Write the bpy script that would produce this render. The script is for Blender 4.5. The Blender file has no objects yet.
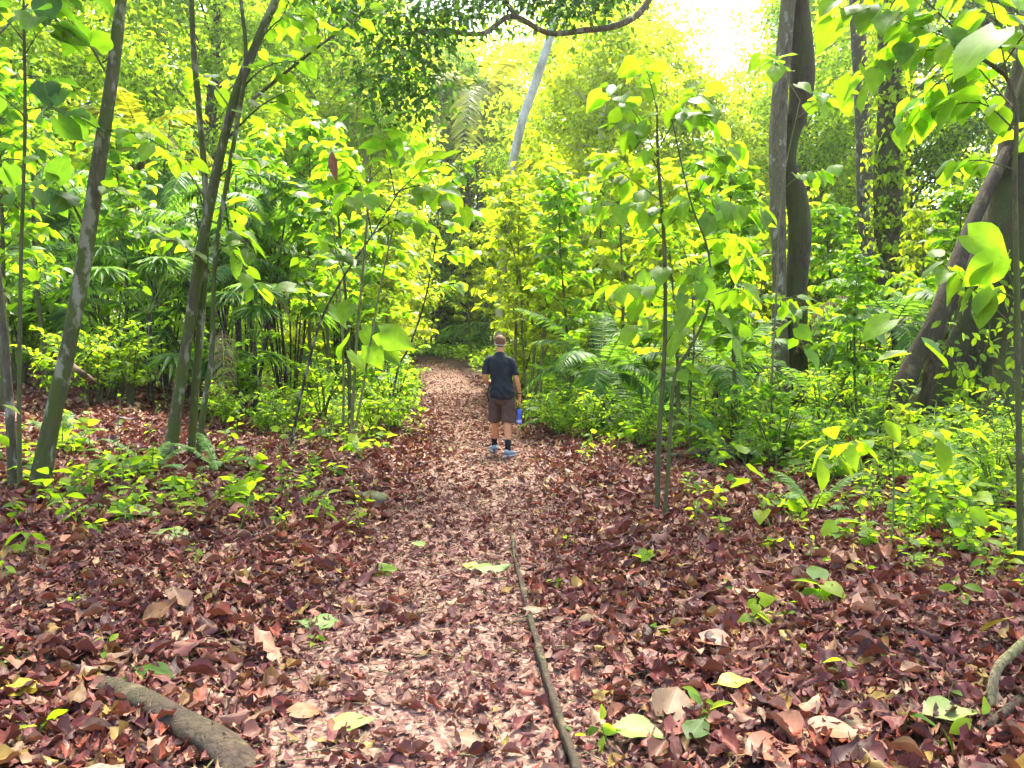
import bpy, math, random
import numpy as np
from mathutils import Vector

rng = np.random.default_rng(11)
random.seed(11)
scene = bpy.context.scene
COL = scene.collection
R = math.radians
F_PX = 800.0
CAM_H = 1.6
PITCH = math.atan(39 / 800.0)

# ------------------------------------------------------------------ terrain
PATH_Y = np.array([-4, 0, 3, 5, 8.3, 11.6, 16, 23, 30, 37, 42, 46, 49, 51])
PATH_X = np.array([-.2, -.3, -.38, -.45, -.36, -.38, -.62, -1.5, -2.55, -3.7, -4.7, -6.4, -9.5, -14.])
PATH_W = np.array([.85, .85, .8, .8, .8, .85, .85, .9, .85, .85, .9, .9, .9, .9])

def smooth(a, b, t):
    t = np.clip((t - a) / (b - a), 0, 1)
    return t * t * (3 - 2 * t)

def xc(y): return np.interp(y, PATH_Y, PATH_X)
def pw(y): return np.interp(y, PATH_Y, PATH_W)

def h(x, y):
    x = np.asarray(x, float); y = np.asarray(y, float)
    l = xc(y) - x
    r = x - xc(y)
    z = .8 * smooth(16, 44, y) + .0 * x
    z = z + .13 * np.clip(l - 2.2, 0, None) * smooth(4, 9, y) * np.clip(1 - (l - 2.2) / 60, .3, 1)
    z = z + .045 * np.clip(r - 3.0, 0, None)
    z = z + .09 * smooth(.7, 1.6, np.abs(l)) - .02
    n = .05 * np.sin(1.3 * x + .7 * y + 1) * np.sin(.9 * y - .6 * x) + .03 * np.sin(2.9 * x - 1.1) * np.sin(2.3 * y + .4) \
        + .015 * np.sin(5.1 * x + 2.2 * y) * np.sin(4.3 * y - 1.7 * x)
    return z + n * (.35 + .65 * smooth(.5, 1.5, np.abs(l)))

def H(x, y): return float(h(x, y))

def at(px, py, Y):
    a = (px - 512) / F_PX; b = (384 - py) / F_PX
    d = np.array([a, math.cos(PITCH) + b * math.sin(PITCH), -math.sin(PITCH) + b * math.cos(PITCH)])
    return np.array([0, 0, CAM_H]) + d * (Y / d[1])

def gx(px, Y):
    return (px - 512) / F_PX * Y

def ground(px, py):
    """where the sight line through a place in the photograph meets the terrain"""
    Y = 1.5
    while Y < 70:
        p = at(px, py, Y)
        if p[2] <= H(p[0], p[1]):
            return np.array([p[0], p[1], H(p[0], p[1])])
        Y += .03
    return np.array([p[0], p[1], H(p[0], p[1])])

def norm(v):
    return v / np.maximum(np.linalg.norm(v, axis=-1, keepdims=True), 1e-9)

# ------------------------------------------------------------------ materials
def new_mat(name):
    m = bpy.data.materials.new(name); m.use_nodes = True
    nt = m.node_tree; nt.nodes.clear()
    return m, nt, nt.nodes, nt.links

def ramp(N, stops, interp='LINEAR'):
    r = N.new('ShaderNodeValToRGB'); cr = r.color_ramp; cr.interpolation = interp
    while len(cr.elements) < len(stops): cr.elements.new(.5)
    for e, (p, c) in zip(cr.elements, stops):
        e.position = p; e.color = (*c, 1)
    return r

def math_node(N, L, op, a, b=None, c=None, clamp=False):
    m = N.new('ShaderNodeMath'); m.operation = op; m.use_clamp = clamp
    for i, v in enumerate((a, b, c)):
        if v is None: continue
        if isinstance(v, (int, float)): m.inputs[i].default_value = v
        else: L.new(v, m.inputs[i])
    return m.outputs[0]

def leaf_mat(name, cols, trans, tf=.5, rough=.45, spec=.4, vein=.0, spots=0.0, objvar=.25):
    """cols: leaf colours over the per-leaf random; trans: colour of light passing through"""
    m, nt, N, L = new_mat(name)
    out = N.new('ShaderNodeOutputMaterial')
    at_ = N.new('ShaderNodeAttribute'); at_.attribute_name = 'lv'
    sep = N.new('ShaderNodeSeparateXYZ'); L.new(at_.outputs['Vector'], sep.inputs[0])
    oi = N.new('ShaderNodeObjectInfo')
    k = len(cols)
    rnd = math_node(N, L, 'MULTIPLY_ADD', oi.outputs['Random'], objvar, sep.outputs['Z'])
    rnd = math_node(N, L, 'FRACT', rnd)
    rp = ramp(N, [(i / max(1, k - 1), c) for i, c in enumerate(cols)]); L.new(rnd, rp.inputs[0])
    tc = N.new('ShaderNodeTexCoord')
    nz = N.new('ShaderNodeTexNoise'); nz.inputs['Scale'].default_value = 14; nz.inputs['Detail'].default_value = 3
    L.new(tc.outputs['Object'], nz.inputs['Vector'])
    var = math_node(N, L, 'MULTIPLY_ADD', nz.outputs['Fac'], 1.1 + spots, .45 - spots * .5)
    mx = N.new('ShaderNodeMix'); mx.data_type = 'RGBA'; mx.blend_type = 'MULTIPLY'; mx.inputs[0].default_value = 1
    L.new(rp.outputs[0], mx.inputs[6]); L.new(var, mx.inputs[7])
    colour = mx.outputs[2]
    if vein > 0:
        au = math_node(N, L, 'ABSOLUTE', sep.outputs['X'])
        mid = math_node(N, L, 'LESS_THAN', au, .045)
        sv = math_node(N, L, 'MULTIPLY_ADD', au, -.55, sep.outputs['Y'])
        sv = math_node(N, L, 'MULTIPLY', sv, 9.0)
        sv = math_node(N, L, 'FRACT', sv)
        sv = math_node(N, L, 'LESS_THAN', sv, .12)
        sv = math_node(N, L, 'MULTIPLY', sv, .55)
        vn = math_node(N, L, 'MAXIMUM', mid, sv)
        vn = math_node(N, L, 'MULTIPLY', vn, vein)
        mv = N.new('ShaderNodeMix'); mv.data_type = 'RGBA'; L.new(vn, mv.inputs[0]); L.new(colour, mv.inputs[6])
        mv.inputs[7].default_value = (.42, .45, .16, 1)
        colour = mv.outputs[2]
    if spots > 0:
        n2 = N.new('ShaderNodeTexNoise'); n2.inputs['Scale'].default_value = 55; n2.inputs['Detail'].default_value = 2
        L.new(tc.outputs['Object'], n2.inputs['Vector'])
        s = math_node(N, L, 'GREATER_THAN', n2.outputs['Fac'], .64)
        s = math_node(N, L, 'MULTIPLY', s, spots)
        ms = N.new('ShaderNodeMix'); ms.data_type = 'RGBA'; L.new(s, ms.inputs[0]); L.new(colour, ms.inputs[6])
        ms.inputs[7].default_value = (.06, .045, .03, 1)
        colour = ms.outputs[2]
    pr = N.new('ShaderNodeBsdfPrincipled')
    L.new(colour, pr.inputs['Base Color'])
    pr.inputs['Roughness'].default_value = rough
    pr.inputs['Specular IOR Level'].default_value = spec
    if tf > 0:
        tr = N.new('ShaderNodeBsdfTranslucent')
        mt = N.new('ShaderNodeMix'); mt.data_type = 'RGBA'; mt.blend_type = 'MULTIPLY'; mt.inputs[0].default_value = 1
        mt.inputs[6].default_value = (*trans, 1)
        tv = math_node(N, L, 'MULTIPLY_ADD', nz.outputs['Fac'], .6, .7)
        tr2 = math_node(N, L, 'MULTIPLY_ADD', rnd, .95, .4)
        tv = math_node(N, L, 'MULTIPLY', tv, tr2)
        L.new(tv, mt.inputs[7])
        L.new(mt.outputs[2], tr.inputs['Color'])
        ms = N.new('ShaderNodeMixShader'); ms.inputs[0].default_value = tf
        L.new(pr.outputs[0], ms.inputs[1]); L.new(tr.outputs[0], ms.inputs[2])
        L.new(ms.outputs[0], out.inputs[0])
    else:
        L.new(pr.outputs[0], out.inputs[0])
    return m

def bark_mat(name, dark, light, lichen=None, lichen_amt=.5, moss=None, scale=1.0, moss_amt=.5):
    m, nt, N, L = new_mat(name)
    out = N.new('ShaderNodeOutputMaterial'); pr = N.new('ShaderNodeBsdfPrincipled')
    tc = N.new('ShaderNodeTexCoord')
    mp = N.new('ShaderNodeMapping'); mp.inputs['Scale'].default_value = (22 * scale, 22 * scale, 5 * scale)
    L.new(tc.outputs['Object'], mp.inputs[0])
    n1 = N.new('ShaderNodeTexNoise'); n1.inputs['Scale'].default_value = 1; n1.inputs['Detail'].default_value = 7; n1.inputs['Roughness'].default_value = .65
    L.new(mp.outputs[0], n1.inputs['Vector'])
    mpv = N.new('ShaderNodeMapping'); mpv.inputs['Scale'].default_value = (30 * scale, 30 * scale, 7 * scale); L.new(tc.outputs['Object'], mpv.inputs[0])
    vo = N.new('ShaderNodeTexVoronoi'); vo.feature = 'DISTANCE_TO_EDGE'; vo.inputs['Scale'].default_value = 1; 
    wob = N.new('ShaderNodeMix'); wob.data_type = 'RGBA'; wob.blend_type = 'ADD'; wob.inputs[0].default_value = 1.4; L.new(mpv.outputs[0], wob.inputs[6]); L.new(n1.outputs['Color'], wob.inputs[7]); L.new(wob.outputs[2], vo.inputs['Vector'])
    ck = math_node(N, L, 'MULTIPLY', vo.outputs['Distance'], 3.0, clamp=True)
    hgt = math_node(N, L, 'MULTIPLY_ADD', ck, .2, math_node(N, L, 'MULTIPLY', n1.outputs['Fac'], .85))
    rp = ramp(N, [(.32, dark), (.5, tuple((a + b) / 2 for a, b in zip(dark, light))), (.72, light)]); L.new(hgt, rp.inputs[0])
    col = rp.outputs[0]
    def patch(col, c, amt, sc, seed, sharp=.05):
        mp2 = N.new('ShaderNodeMapping'); mp2.inputs['Location'].default_value = (seed, seed * .7, seed * 1.3)
        mp2.inputs['Scale'].default_value = (sc, sc, sc * .55)
        L.new(tc.outputs['Object'], mp2.inputs[0])
        nn = N.new('ShaderNodeTexNoise'); nn.inputs['Scale'].default_value = 1; nn.inputs['Detail'].default_value = 5; nn.inputs['Roughness'].default_value = .6
        L.new(mp2.outputs[0], nn.inputs['Vector'])
        r2 = ramp(N, [(.62 - .25 * amt - sharp, (0, 0, 0)), (.62 - .25 * amt + sharp, (1, 1, 1))]); L.new(nn.outputs['Fac'], r2.inputs[0])
        mx = N.new('ShaderNodeMix'); mx.data_type = 'RGBA'; L.new(r2.outputs[0], mx.inputs[0]); L.new(col, mx.inputs[6]); mx.inputs[7].default_value = (*c, 1)
        return mx.outputs[2]
    if moss: col = patch(col, moss, moss_amt, 3.5 * scale, 3.3, .1)
    if lichen: col = patch(col, lichen, lichen_amt, 7 * scale, 9.1, .035)
    L.new(col, pr.inputs['Base Color'])
    pr.inputs['Roughness'].default_value = .85; pr.inputs['Specular IOR Level'].default_value = .25
    bp = N.new('ShaderNodeBump'); bp.inputs['Strength'].default_value = .9; bp.inputs['Distance'].default_value = .025
    L.new(hgt, bp.inputs['Height']); L.new(bp.outputs[0], pr.inputs['Normal'])
    L.new(pr.outputs[0], out.inputs[0])
    return m

def soil_mat(name, stops, scale=9.0, bump=.6):
    m, nt, N, L = new_mat(name)
    out = N.new('ShaderNodeOutputMaterial'); pr = N.new('ShaderNodeBsdfPrincipled')
    tc = N.new('ShaderNodeTexCoord')
    n1 = N.new('ShaderNodeTexNoise'); n1.inputs['Scale'].default_value = scale; n1.inputs['Detail'].default_value = 9; n1.inputs['Roughness'].default_value = .72
    L.new(tc.outputs['Object'], n1.inputs['Vector'])
    v = N.new('ShaderNodeTexVoronoi'); v.inputs['Scale'].default_value = 42; L.new(tc.outputs['Object'], v.inputs['Vector'])
    sp = N.new('ShaderNodeSeparateColor'); L.new(v.outputs['Color'], sp.inputs[0])
    f = math_node(N, L, 'MULTIPLY_ADD', sp.outputs[0], .45, math_node(N, L, 'MULTIPLY', n1.outputs['Fac'], .6))
    rp = ramp(N, stops); L.new(f, rp.inputs[0]); L.new(rp.outputs[0], pr.inputs['Base Color'])
    pr.inputs['Roughness'].default_value = .9; pr.inputs['Specular IOR Level'].default_value = .25
    bp = N.new('ShaderNodeBump'); bp.inputs['Strength'].default_value = bump; bp.inputs['Distance'].default_value = .03
    L.new(f, bp.inputs['Height']); L.new(bp.outputs[0], pr.inputs['Normal'])
    L.new(pr.outputs[0], out.inputs[0])
    return m

def plain_mat(name, col, rough=.7, spec=.3, noise=.25, scale=40, trans=0.0, bump=.0, alpha_mix=None):
    m, nt, N, L = new_mat(name)
    out = N.new('ShaderNodeOutputMaterial'); pr = N.new('ShaderNodeBsdfPrincipled')
    tc = N.new('ShaderNodeTexCoord')
    n1 = N.new('ShaderNodeTexNoise'); n1.inputs['Scale'].default_value = scale; n1.inputs['Detail'].default_value = 4
    L.new(tc.outputs['Object'], n1.inputs['Vector'])
    c0 = tuple(max(0, c * (1 - noise)) for c in col); c1 = tuple(min(1, c * (1 + noise)) for c in col)
    rp = ramp(N, [(.3, c0), (.7, c1)]); L.new(n1.outputs['Fac'], rp.inputs[0]); L.new(rp.outputs[0], pr.inputs['Base Color'])
    pr.inputs['Roughness'].default_value = rough; pr.inputs['Specular IOR Level'].default_value = spec
    pr.inputs['Transmission Weight'].default_value = trans
    if bump:
        bp = N.new('ShaderNodeBump'); bp.inputs['Strength'].default_value = bump; bp.inputs['Distance'].default_value = .01
        L.new(n1.outputs['Fac'], bp.inputs['Height']); L.new(bp.outputs[0], pr.inputs['Normal'])
    L.new(pr.outputs[0], out.inputs[0])
    return m

M = {}
TR = (.42, .62, .02)
M['broad'] = leaf_mat('broad_leaf', [(.05, .12, .012), (.09, .19, .012), (.15, .25, .012), (.06, .13, .03)], (.40, .71, .012), tf=.6, rough=.42, spec=.25, vein=.4, spots=.4)
M['broad_dark'] = leaf_mat('dark_broad_leaf', [(.025, .08, .015), (.05, .13, .02), (.08, .17, .015)], (.26, .52, .02), tf=.5, rough=.5, spec=.25, vein=.3)
M['yellow'] = leaf_mat('backlit_yellow_leaf', [(.16, .24, .01), (.26, .30, .01), (.34, .34, .012), (.14, .24, .015)], (.66, .84, .015), tf=.6, rough=.5, spec=.2)  # lighter leaf colour stands in for backlight in the bright foliage
M['shrub'] = leaf_mat('shrub_leaf', [(.05, .12, .014), (.09, .18, .014), (.14, .23, .014), (.04, .10, .02)], (.50, .76, .012), tf=.62, rough=.5, spec=.2)
M['herb'] = leaf_mat('herb_leaf', [(.05, .12, .012), (.08, .18, .015), (.14, .24, .012), (.22, .28, .015), (.05, .13, .03)], (.46, .74, .015), tf=.58, rough=.5, spec=.2)
M['crown'] = leaf_mat('crown_leaf', [(.05, .11, .012), (.09, .17, .013), (.15, .22, .012), (.05, .12, .02)], (.60, .84, .018), tf=.68, rough=.5, spec=.2)
M['crown_dark'] = leaf_mat('dark_crown_leaf', [(.03, .08, .015), (.05, .12, .02), (.07, .14, .02)], (.14, .32, .02), tf=.42, rough=.5, spec=.25)
M['palm'] = leaf_mat('palm_leaf', [(.03, .09, .02), (.05, .13, .02), (.09, .17, .025), (.05, .12, .04)], (.26, .52, .03), tf=.45, rough=.45, spec=.22)
M['palm_yellow'] = leaf_mat('yellow_palm_leaf', [(.18, .22, .012), (.24, .26, .012), (.12, .2, .015)], (.72, .74, .02), tf=.5, rough=.45, spec=.4)
M['palm_dead'] = leaf_mat('dead_palm_leaf', [(.22, .15, .08), (.3, .21, .12), (.16, .11, .06)], (.4, .28, .12), tf=.25, rough=.6, spec=.3)
M['fern'] = leaf_mat('fern_leaf', [(.05, .14, .015), (.09, .19, .015), (.06, .16, .03)], (.42, .64, .03), tf=.45, rough=.5, spec=.35)
M['litter'] = leaf_mat('dry_leaf', [(0.022, 0.005, 0.007), (0.08, 0.015, 0.017), (0.135, 0.03, 0.029), (0.03, 0.008, 0.009), (0.19, 0.05, 0.04), (0.056, 0.012, 0.015), (0.34, 0.155, 0.09), (0.034, 0.009, 0.011), (0.115, 0.022, 0.022), (0.24, 0.058, 0.029), (0.045, 0.01, 0.013), (0.44, 0.258, 0.146), (0.024, 0.007, 0.009), (0.12, 0.029, 0.029), (0.25, 0.163, 0.034), (0.064, 0.014, 0.015), (0.29, 0.129, 0.086), (0.088, 0.019, 0.022)],
                       (.26, .08, .045), tf=.1, rough=.5, spec=.18, vein=.15, spots=.6, objvar=0)
M['crumbs'] = leaf_mat('crushed_leaf', [(0.048, 0.014, 0.013), (0.114, 0.034, 0.029), (0.162, 0.062, 0.047), (0.048, 0.016, 0.015), (0.247, 0.118, 0.08), (0.076, 0.024, 0.022), (0.342, 0.197, 0.13), (0.067, 0.02, 0.019), (0.142, 0.047, 0.04), (0.275, 0.155, 0.101), (0.048, 0.015, 0.015)],
                       (.3, .12, .06), tf=.08, rough=.6, spec=.16, vein=0, spots=.5, objvar=0)
M['litter_green'] = leaf_mat('fresh_fallen_leaf', [(.08, .15, .02), (.13, .20, .03), (.17, .20, .05)], (.3, .4, .08), tf=.15, rough=.55, spec=.35, vein=.4, spots=.15)
M['litter_yellow'] = leaf_mat('yellow_fallen_leaf', [(.36, .26, .012), (.40, .30, .02)], (.5, .4, .05), tf=.15, rough=.5, spec=.35, vein=.2, spots=.35)
M['litter_tan'] = leaf_mat('tan_fallen_leaf', [(.11, .055, .024), (.14, .08, .036), (.11, .042, .02)], (.3, .2, .1), tf=.1, rough=.55, spec=.35, vein=.2, spots=.3)
M['litter_orange'] = leaf_mat('rust_fallen_leaf', [(.25, .085, .03), (.2, .065, .03)], (.3, .12, .05), tf=.1, rough=.5, spec=.35, vein=.2, spots=.3)
M['bark_moss'] = bark_mat('mossy_bark', (.03, .023, .016), (.115, .085, .055), (.20, .19, .12), .14, (.06, .075, .012), moss_amt=.75)
M['bark_grey'] = bark_mat('grey_bark', (.04, .031, .022), (.13, .10, .068), (.26, .25, .19), .12, (.08, .085, .03), moss_amt=.35)
M['bark_brown'] = bark_mat('brown_bark', (.018, .012, .007), (.085, .058, .03), None, 0, (.055, .06, .012), .9, .6)
M['bark_pale'] = bark_mat('pale_bark', (.45, .42, .36), (.68, .64, .56), None, 0, (.25, .22, .14), .5, .3)
M['stem'] = bark_mat('sapling_stem', (.045, .04, .02), (.13, .11, .05), None, 0, (.08, .10, .02), 1.5, .5)
M['stem_pale'] = bark_mat('pale_sapling_stem', (.14, .11, .05), (.30, .24, .13), None, 0, (.12, .13, .04), 1.5, .5)
M['stem_dark'] = bark_mat('dark_stem', (.018, .014, .011), (.07, .05, .035), (.2, .18, .13), .25, None, 1.5)
M['green_stem'] = plain_mat('green_stem', (.10, .16, .03), .6, .3)
M['bark_tan'] = bark_mat('tan_bark', (.06, .045, .027), (.20, .155, .10), (.28, .26, .19), .1, (.13, .12, .05), moss_amt=.3)
M['log'] = bark_mat('weathered_log', (.07, .04, .022), (.19, .115, .065), (.22, .18, .11), .15, (.07, .055, .025), 1.0, .3)
M['root'] = bark_mat('root_bark', (.025, .017, .011), (.075, .048, .028), (.11, .085, .04), .12, (.05, .04, .018), .7, .4)
M['soil'] = soil_mat('forest_soil', [(.2, (.02, .012, .01)), (.5, (.06, .03, .022)), (.8, (.13, .07, .05))])
M['trail'] = soil_mat('trodden_soil', [(.2, (.045, .023, .017)), (.4, (.13, .064, .046)), (.6, (.22, .13, .092)), (.85, (.33, .225, .165))], 16, .5)

# ------------------------------------------------------------------ mesh collector
class MB:
    def __init__(s): s.V = []; s.P3 = []; s.P4 = []; s.A = []; s.m3 = []; s.m4 = []; s.n = 0
    def add(s, V, tris=None, quads=None, lv=None, mat=0):
        V = np.asarray(V, float).reshape(-1, 3)
        s.V.append(V); s.A.append(np.zeros((len(V), 3)) if lv is None else lv)
        if tris is not None and len(tris):
            t = np.asarray(tris).reshape(-1, 3) + s.n; s.P3.append(t); s.m3.append(np.full(len(t), mat))
        if quads is not None and len(quads):
            q = np.asarray(quads).reshape(-1, 4) + s.n; s.P4.append(q); s.m4.append(np.full(len(q), mat))
        s.n += len(V)
    def mesh(s, name, mats, flat=False):
        me = bpy.data.meshes.new(name)
        if not s.V: return me
        V = np.concatenate(s.V); A = np.concatenate(s.A)
        T = np.concatenate(s.P3) if s.P3 else np.zeros((0, 3), int)
        Q = np.concatenate(s.P4) if s.P4 else np.zeros((0, 4), int)
        me.vertices.add(len(V)); me.vertices.foreach_set('co', V.astype(np.float32).ravel())
        nl = T.size + Q.size
        me.loops.add(nl); me.loops.foreach_set('vertex_index', np.concatenate([T.ravel(), Q.ravel()]).astype(np.int32))
        me.polygons.add(len(T) + len(Q))
        ls = np.concatenate([np.arange(len(T)) * 3, T.size + np.arange(len(Q)) * 4]).astype(np.int32)
        me.polygons.foreach_set('loop_start', ls)
        mi = np.concatenate((s.m3 or [np.zeros(0)]) + (s.m4 or [np.zeros(0)])).astype(np.int32)
        me.update(calc_edges=True)
        me.polygons.foreach_set('material_index', mi)
        me.polygons.foreach_set('use_smooth', np.full(len(me.polygons), not flat))
        a = me.attributes.new('lv', 'FLOAT_VECTOR', 'POINT'); a.data.foreach_set('vector', A.astype(np.float32).ravel())
        for m in (mats if isinstance(mats, (list, tuple)) else [mats]): me.materials.append(m)
        me.update()
        return me
    def build(s, name, mats, parent=None, loc=None, flat=False):
        return link(name, s.mesh(name, mats, flat), parent, loc)

def link(name, me, parent=None, loc=None):
    o = bpy.data.objects.new(name, me); COL.objects.link(o)
    if parent: o.parent = parent
    if loc is not None: o.location = loc
    return o

def tag(o, label, cat, group=None):
    o['label'] = label; o['category'] = cat
    if group: o['group'] = group
    return o

def thing(name, label, cat, loc=(0, 0, 0), rz=0, group=None):
    o = bpy.data.objects.new(name, None); COL.objects.link(o)
    o.location = loc; o.rotation_euler = (0, 0, rz); o.empty_display_size = .2
    return tag(o, label, cat, group)

KIDS = {}
def part(name, me, parent):
    o = link(name, me, parent); KIDS.setdefault(parent.name, []).append(o); return o

def place(proto_parts, name, label, cat, loc, rz=0, sc=1.0, group=None, tilt=(0, 0)):
    """one thing: an Empty with its own copy of every part of its kind"""
    t = thing(name, label, cat, loc, rz, group)
    t.rotation_euler = (tilt[0], tilt[1], rz)
    t.scale = (sc, sc, sc) if isinstance(sc, (int, float)) else sc
    for pn, me in proto_parts: link(pn, me, t)
    return t

# ------------------------------------------------------------------ leaf templates
def leaf_tpl(widths, rows=None, fold=.25, curl=.25, across=3, back=0.0, wave=0.0, twist=0.0, roll=0.0, jag=0.0):
    """leaf along +Y from 0 to 1; widths = half width at even stations"""
    n = len(widths); V = []; UV = []; Q = []
    us = np.linspace(-1, 1, across)
    for i, w in enumerate(widths):
        v = i / (n - 1)
        for u in us:
            x = u * w * (1 + jag * math.sin(v * 23 + u * 5))
            y = v - (back * abs(u) * (1 - v) ** 4)
            z = (.4 * wave * math.sin(v * 17 + 3 * u + 40 * jag) if wave > .025 else 0) + abs(u) * w * fold + roll * w * u * u - curl * v * v + wave * math.sin(v * 9 + u * 2.2) * abs(u) + twist * u * w * v
            V.append((x, y, z)); UV.append((u, v, 0))
    for i in range(n - 1):
        for j in range(across - 1):
            a = i * across + j
            Q.append((a, a + 1, a + across + 1, a + across))
    return np.array(V), None, np.array(Q), np.array(UV)

def kite_tpl(w=.28, fold=.3, curl=.2, at_=.42):
    V = np.array([(0, 0, 0), (-w, at_, w * fold), (w, at_, w * fold), (0, 1, -curl), (0, at_, 0)])
    T = np.array([(0, 4, 1), (0, 2, 4), (1, 4, 3), (4, 2, 3)])
    UV = np.array([(0, 0, 0), (-1, at_, 0), (1, at_, 0), (0, 1, 0), (0, at_, 0)], float)
    return V, T, None, UV

HEART = [leaf_tpl([.20, .36, .42, .40, .33, .23, .12, .01], fold=f, curl=c, across=5, back=.16, wave=w) for f, c, w in ((.25, .18, .02), (.05, .3, .03), (.4, .1, .02), (-.15, .35, .03))]
HEART_LO = [leaf_tpl([.22, .42, .36, .19, .01], fold=f, curl=c, across=3, back=.14) for f, c in ((.25, .2), (.05, .35), (.4, .1))]
OVAL = [leaf_tpl([.02, .14, .22, .25, .22, .13, .01], fold=f, curl=c, across=3, wave=w) for f, c, w in ((.3, .2, .01), (.1, .4, .02), (.5, .1, .01))]
OVAL_LO = [leaf_tpl([.02, .21, .23, .01], fold=f, curl=c, across=3) for f, c in ((.3, .2), (.1, .4), (.5, .1))]
KITE = [kite_tpl(w, f, c) for w, f, c in ((.28, .3, .2), (.24, .1, .35), (.33, .5, .1))]
LANCE = [leaf_tpl([.01, .07, .09, .075, .04, .005], fold=.4, curl=.25, across=3)]
DRY = []
for k in range(12):
    r_ = np.random.default_rng(50 + k)
    w = np.array([.05, .16, .225, .24, .22, .15, .07, .015]) * r_.uniform(.75, 1.15)
    DRY.append(leaf_tpl(list(w), fold=r_.uniform(-.5, .6), curl=r_.uniform(-.5, .55), across=5, wave=r_.uniform(.03, .15), twist=r_.uniform(-.8, .8), roll=r_.uniform(-1.1, 1.4), jag=r_.uniform(0, .22)))
DRY_LO = [leaf_tpl([.05, .19, .235, .18, .03], fold=f, curl=c, across=4, twist=t, roll=r, wave=.05) for f, c, t, r in ((.3, .3, .3, 1.), (-.4, -.3, -.4, -.8), (.2, .45, .5, .6), (-.2, .3, -.5, 1.3), (.5, -.2, 0, .8), (0, .5, .8, -.6))]

def scatter(mb, tpls, pos, dirv, nrm, size, rnd=None, mat=0, width=None):
    pos = np.asarray(pos, float); N_ = len(pos)
    if N_ == 0: return
    y = norm(np.asarray(dirv, float)); x = norm(np.cross(y, np.asarray(nrm, float))); z = np.cross(x, y)
    size = np.broadcast_to(np.asarray(size, float), (N_,))
    rnd = rng.random(N_) if rnd is None else rnd
    wid = np.ones(N_) if width is None else width
    pick = rng.integers(0, len(tpls), N_)
    for k, (tv, tt, tq, tu) in enumerate(tpls):
        idx = np.where(pick == k)[0]
        if not len(idx): continue
        n = len(idx); nv = len(tv)
        s = size[idx][:, None, None]
        V = pos[idx][:, None, :] + s * (tv[None, :, 0:1] * wid[idx][:, None, None] * x[idx][:, None, :] + tv[None, :, 1:2] * y[idx][:, None, :] + tv[None, :, 2:3] * z[idx][:, None, :])
        lv = np.broadcast_to(tu[None], (n, nv, 3)).copy(); lv[:, :, 2] = rnd[idx][:, None]
        off = (np.arange(n) * nv)[:, None, None]
        mb.add(V.reshape(-1, 3), None if tt is None else (tt[None] + off).reshape(-1, 3), None if tq is None else (tq[None] + off).reshape(-1, 4), lv.reshape(-1, 3), mat)

def resample(pts, n):
    """smooth curve through the points (Catmull-Rom), n samples"""
    P = np.asarray(pts, float)
    if len(P) == 2: return P[0] + (P[1] - P[0]) * np.linspace(0, 1, n)[:, None]
    E = np.vstack([2 * P[0] - P[1], P, 2 * P[-1] - P[-2]])
    out = []
    for t in np.linspace(0, len(P) - 1 - 1e-6, n):
        i = int(t); f = t - i
        a, b, c, d = E[i:i + 4]
        out.append(.5 * ((2 * b) + (c - a) * f + (2 * a - 5 * b + 4 * c - d) * f * f + (3 * b - a - 3 * c + d) * f ** 3))
    return np.array(out)

def tube(mb, pts, rad, sides=8, mat=0, lump=0.0, cap=True, seed=0, squash=None):
    P = np.asarray(pts, float); n = len(P)
    rad = np.broadcast_to(np.asarray(rad, float), (n,)) if np.ndim(rad) == 0 else np.interp(np.linspace(0, 1, n), np.linspace(0, 1, len(rad)), rad)
    T = norm(np.gradient(P, axis=0))
    ref = np.array([0, 1., 0]) if abs(T[0][2]) > .8 else np.array([0, 0, 1.])
    V = []
    a = np.linspace(0, 2 * np.pi, sides, endpoint=False)
    for i in range(n):
        x = np.cross(ref, T[i]); x /= np.linalg.norm(x) + 1e-9; y = np.cross(T[i], x); ref = ref * .0 + (y if False else ref)
        rr = rad[i] * (1 + lump * (np.sin(2 * a + i * .35 + seed) * .5 + np.sin(3 * a - i * .23 + seed * 2) * .35 + np.sin(i * .9 + seed) * .3 + np.sin(a * 5 + i * .6) * .15))
        V.append(P[i] + (np.cos(a) * rr)[:, None] * x + (np.sin(a) * rr)[:, None] * y * (1 if squash is None else squash))
    V = np.concatenate(V)
    Q = []; k = sides
    ii = np.arange(n - 1)[:, None] * k; jj = np.arange(k)[None]; j2 = (jj + 1) % k
    Q = np.stack([ii + jj, ii + j2, ii + k + j2, ii + k + jj], -1).reshape(-1, 4)
    mb.add(V, None, Q, None, mat)
    if cap:
        for r0, P0, flip in ((0, P[0], True), ((n - 1) * k, P[-1], False)):
            ring = V[r0:r0 + k]
            V2 = np.vstack([ring, P0]); tr = [((j + 1) % k, j, k) if flip else (j, (j + 1) % k, k) for j in range(k)]
            mb.add(V2, tr, None, None, mat)

def jitter(n, s): return rng.normal(0, s, (n, 3))
UP = np.array([0, 0, 1.])

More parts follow.
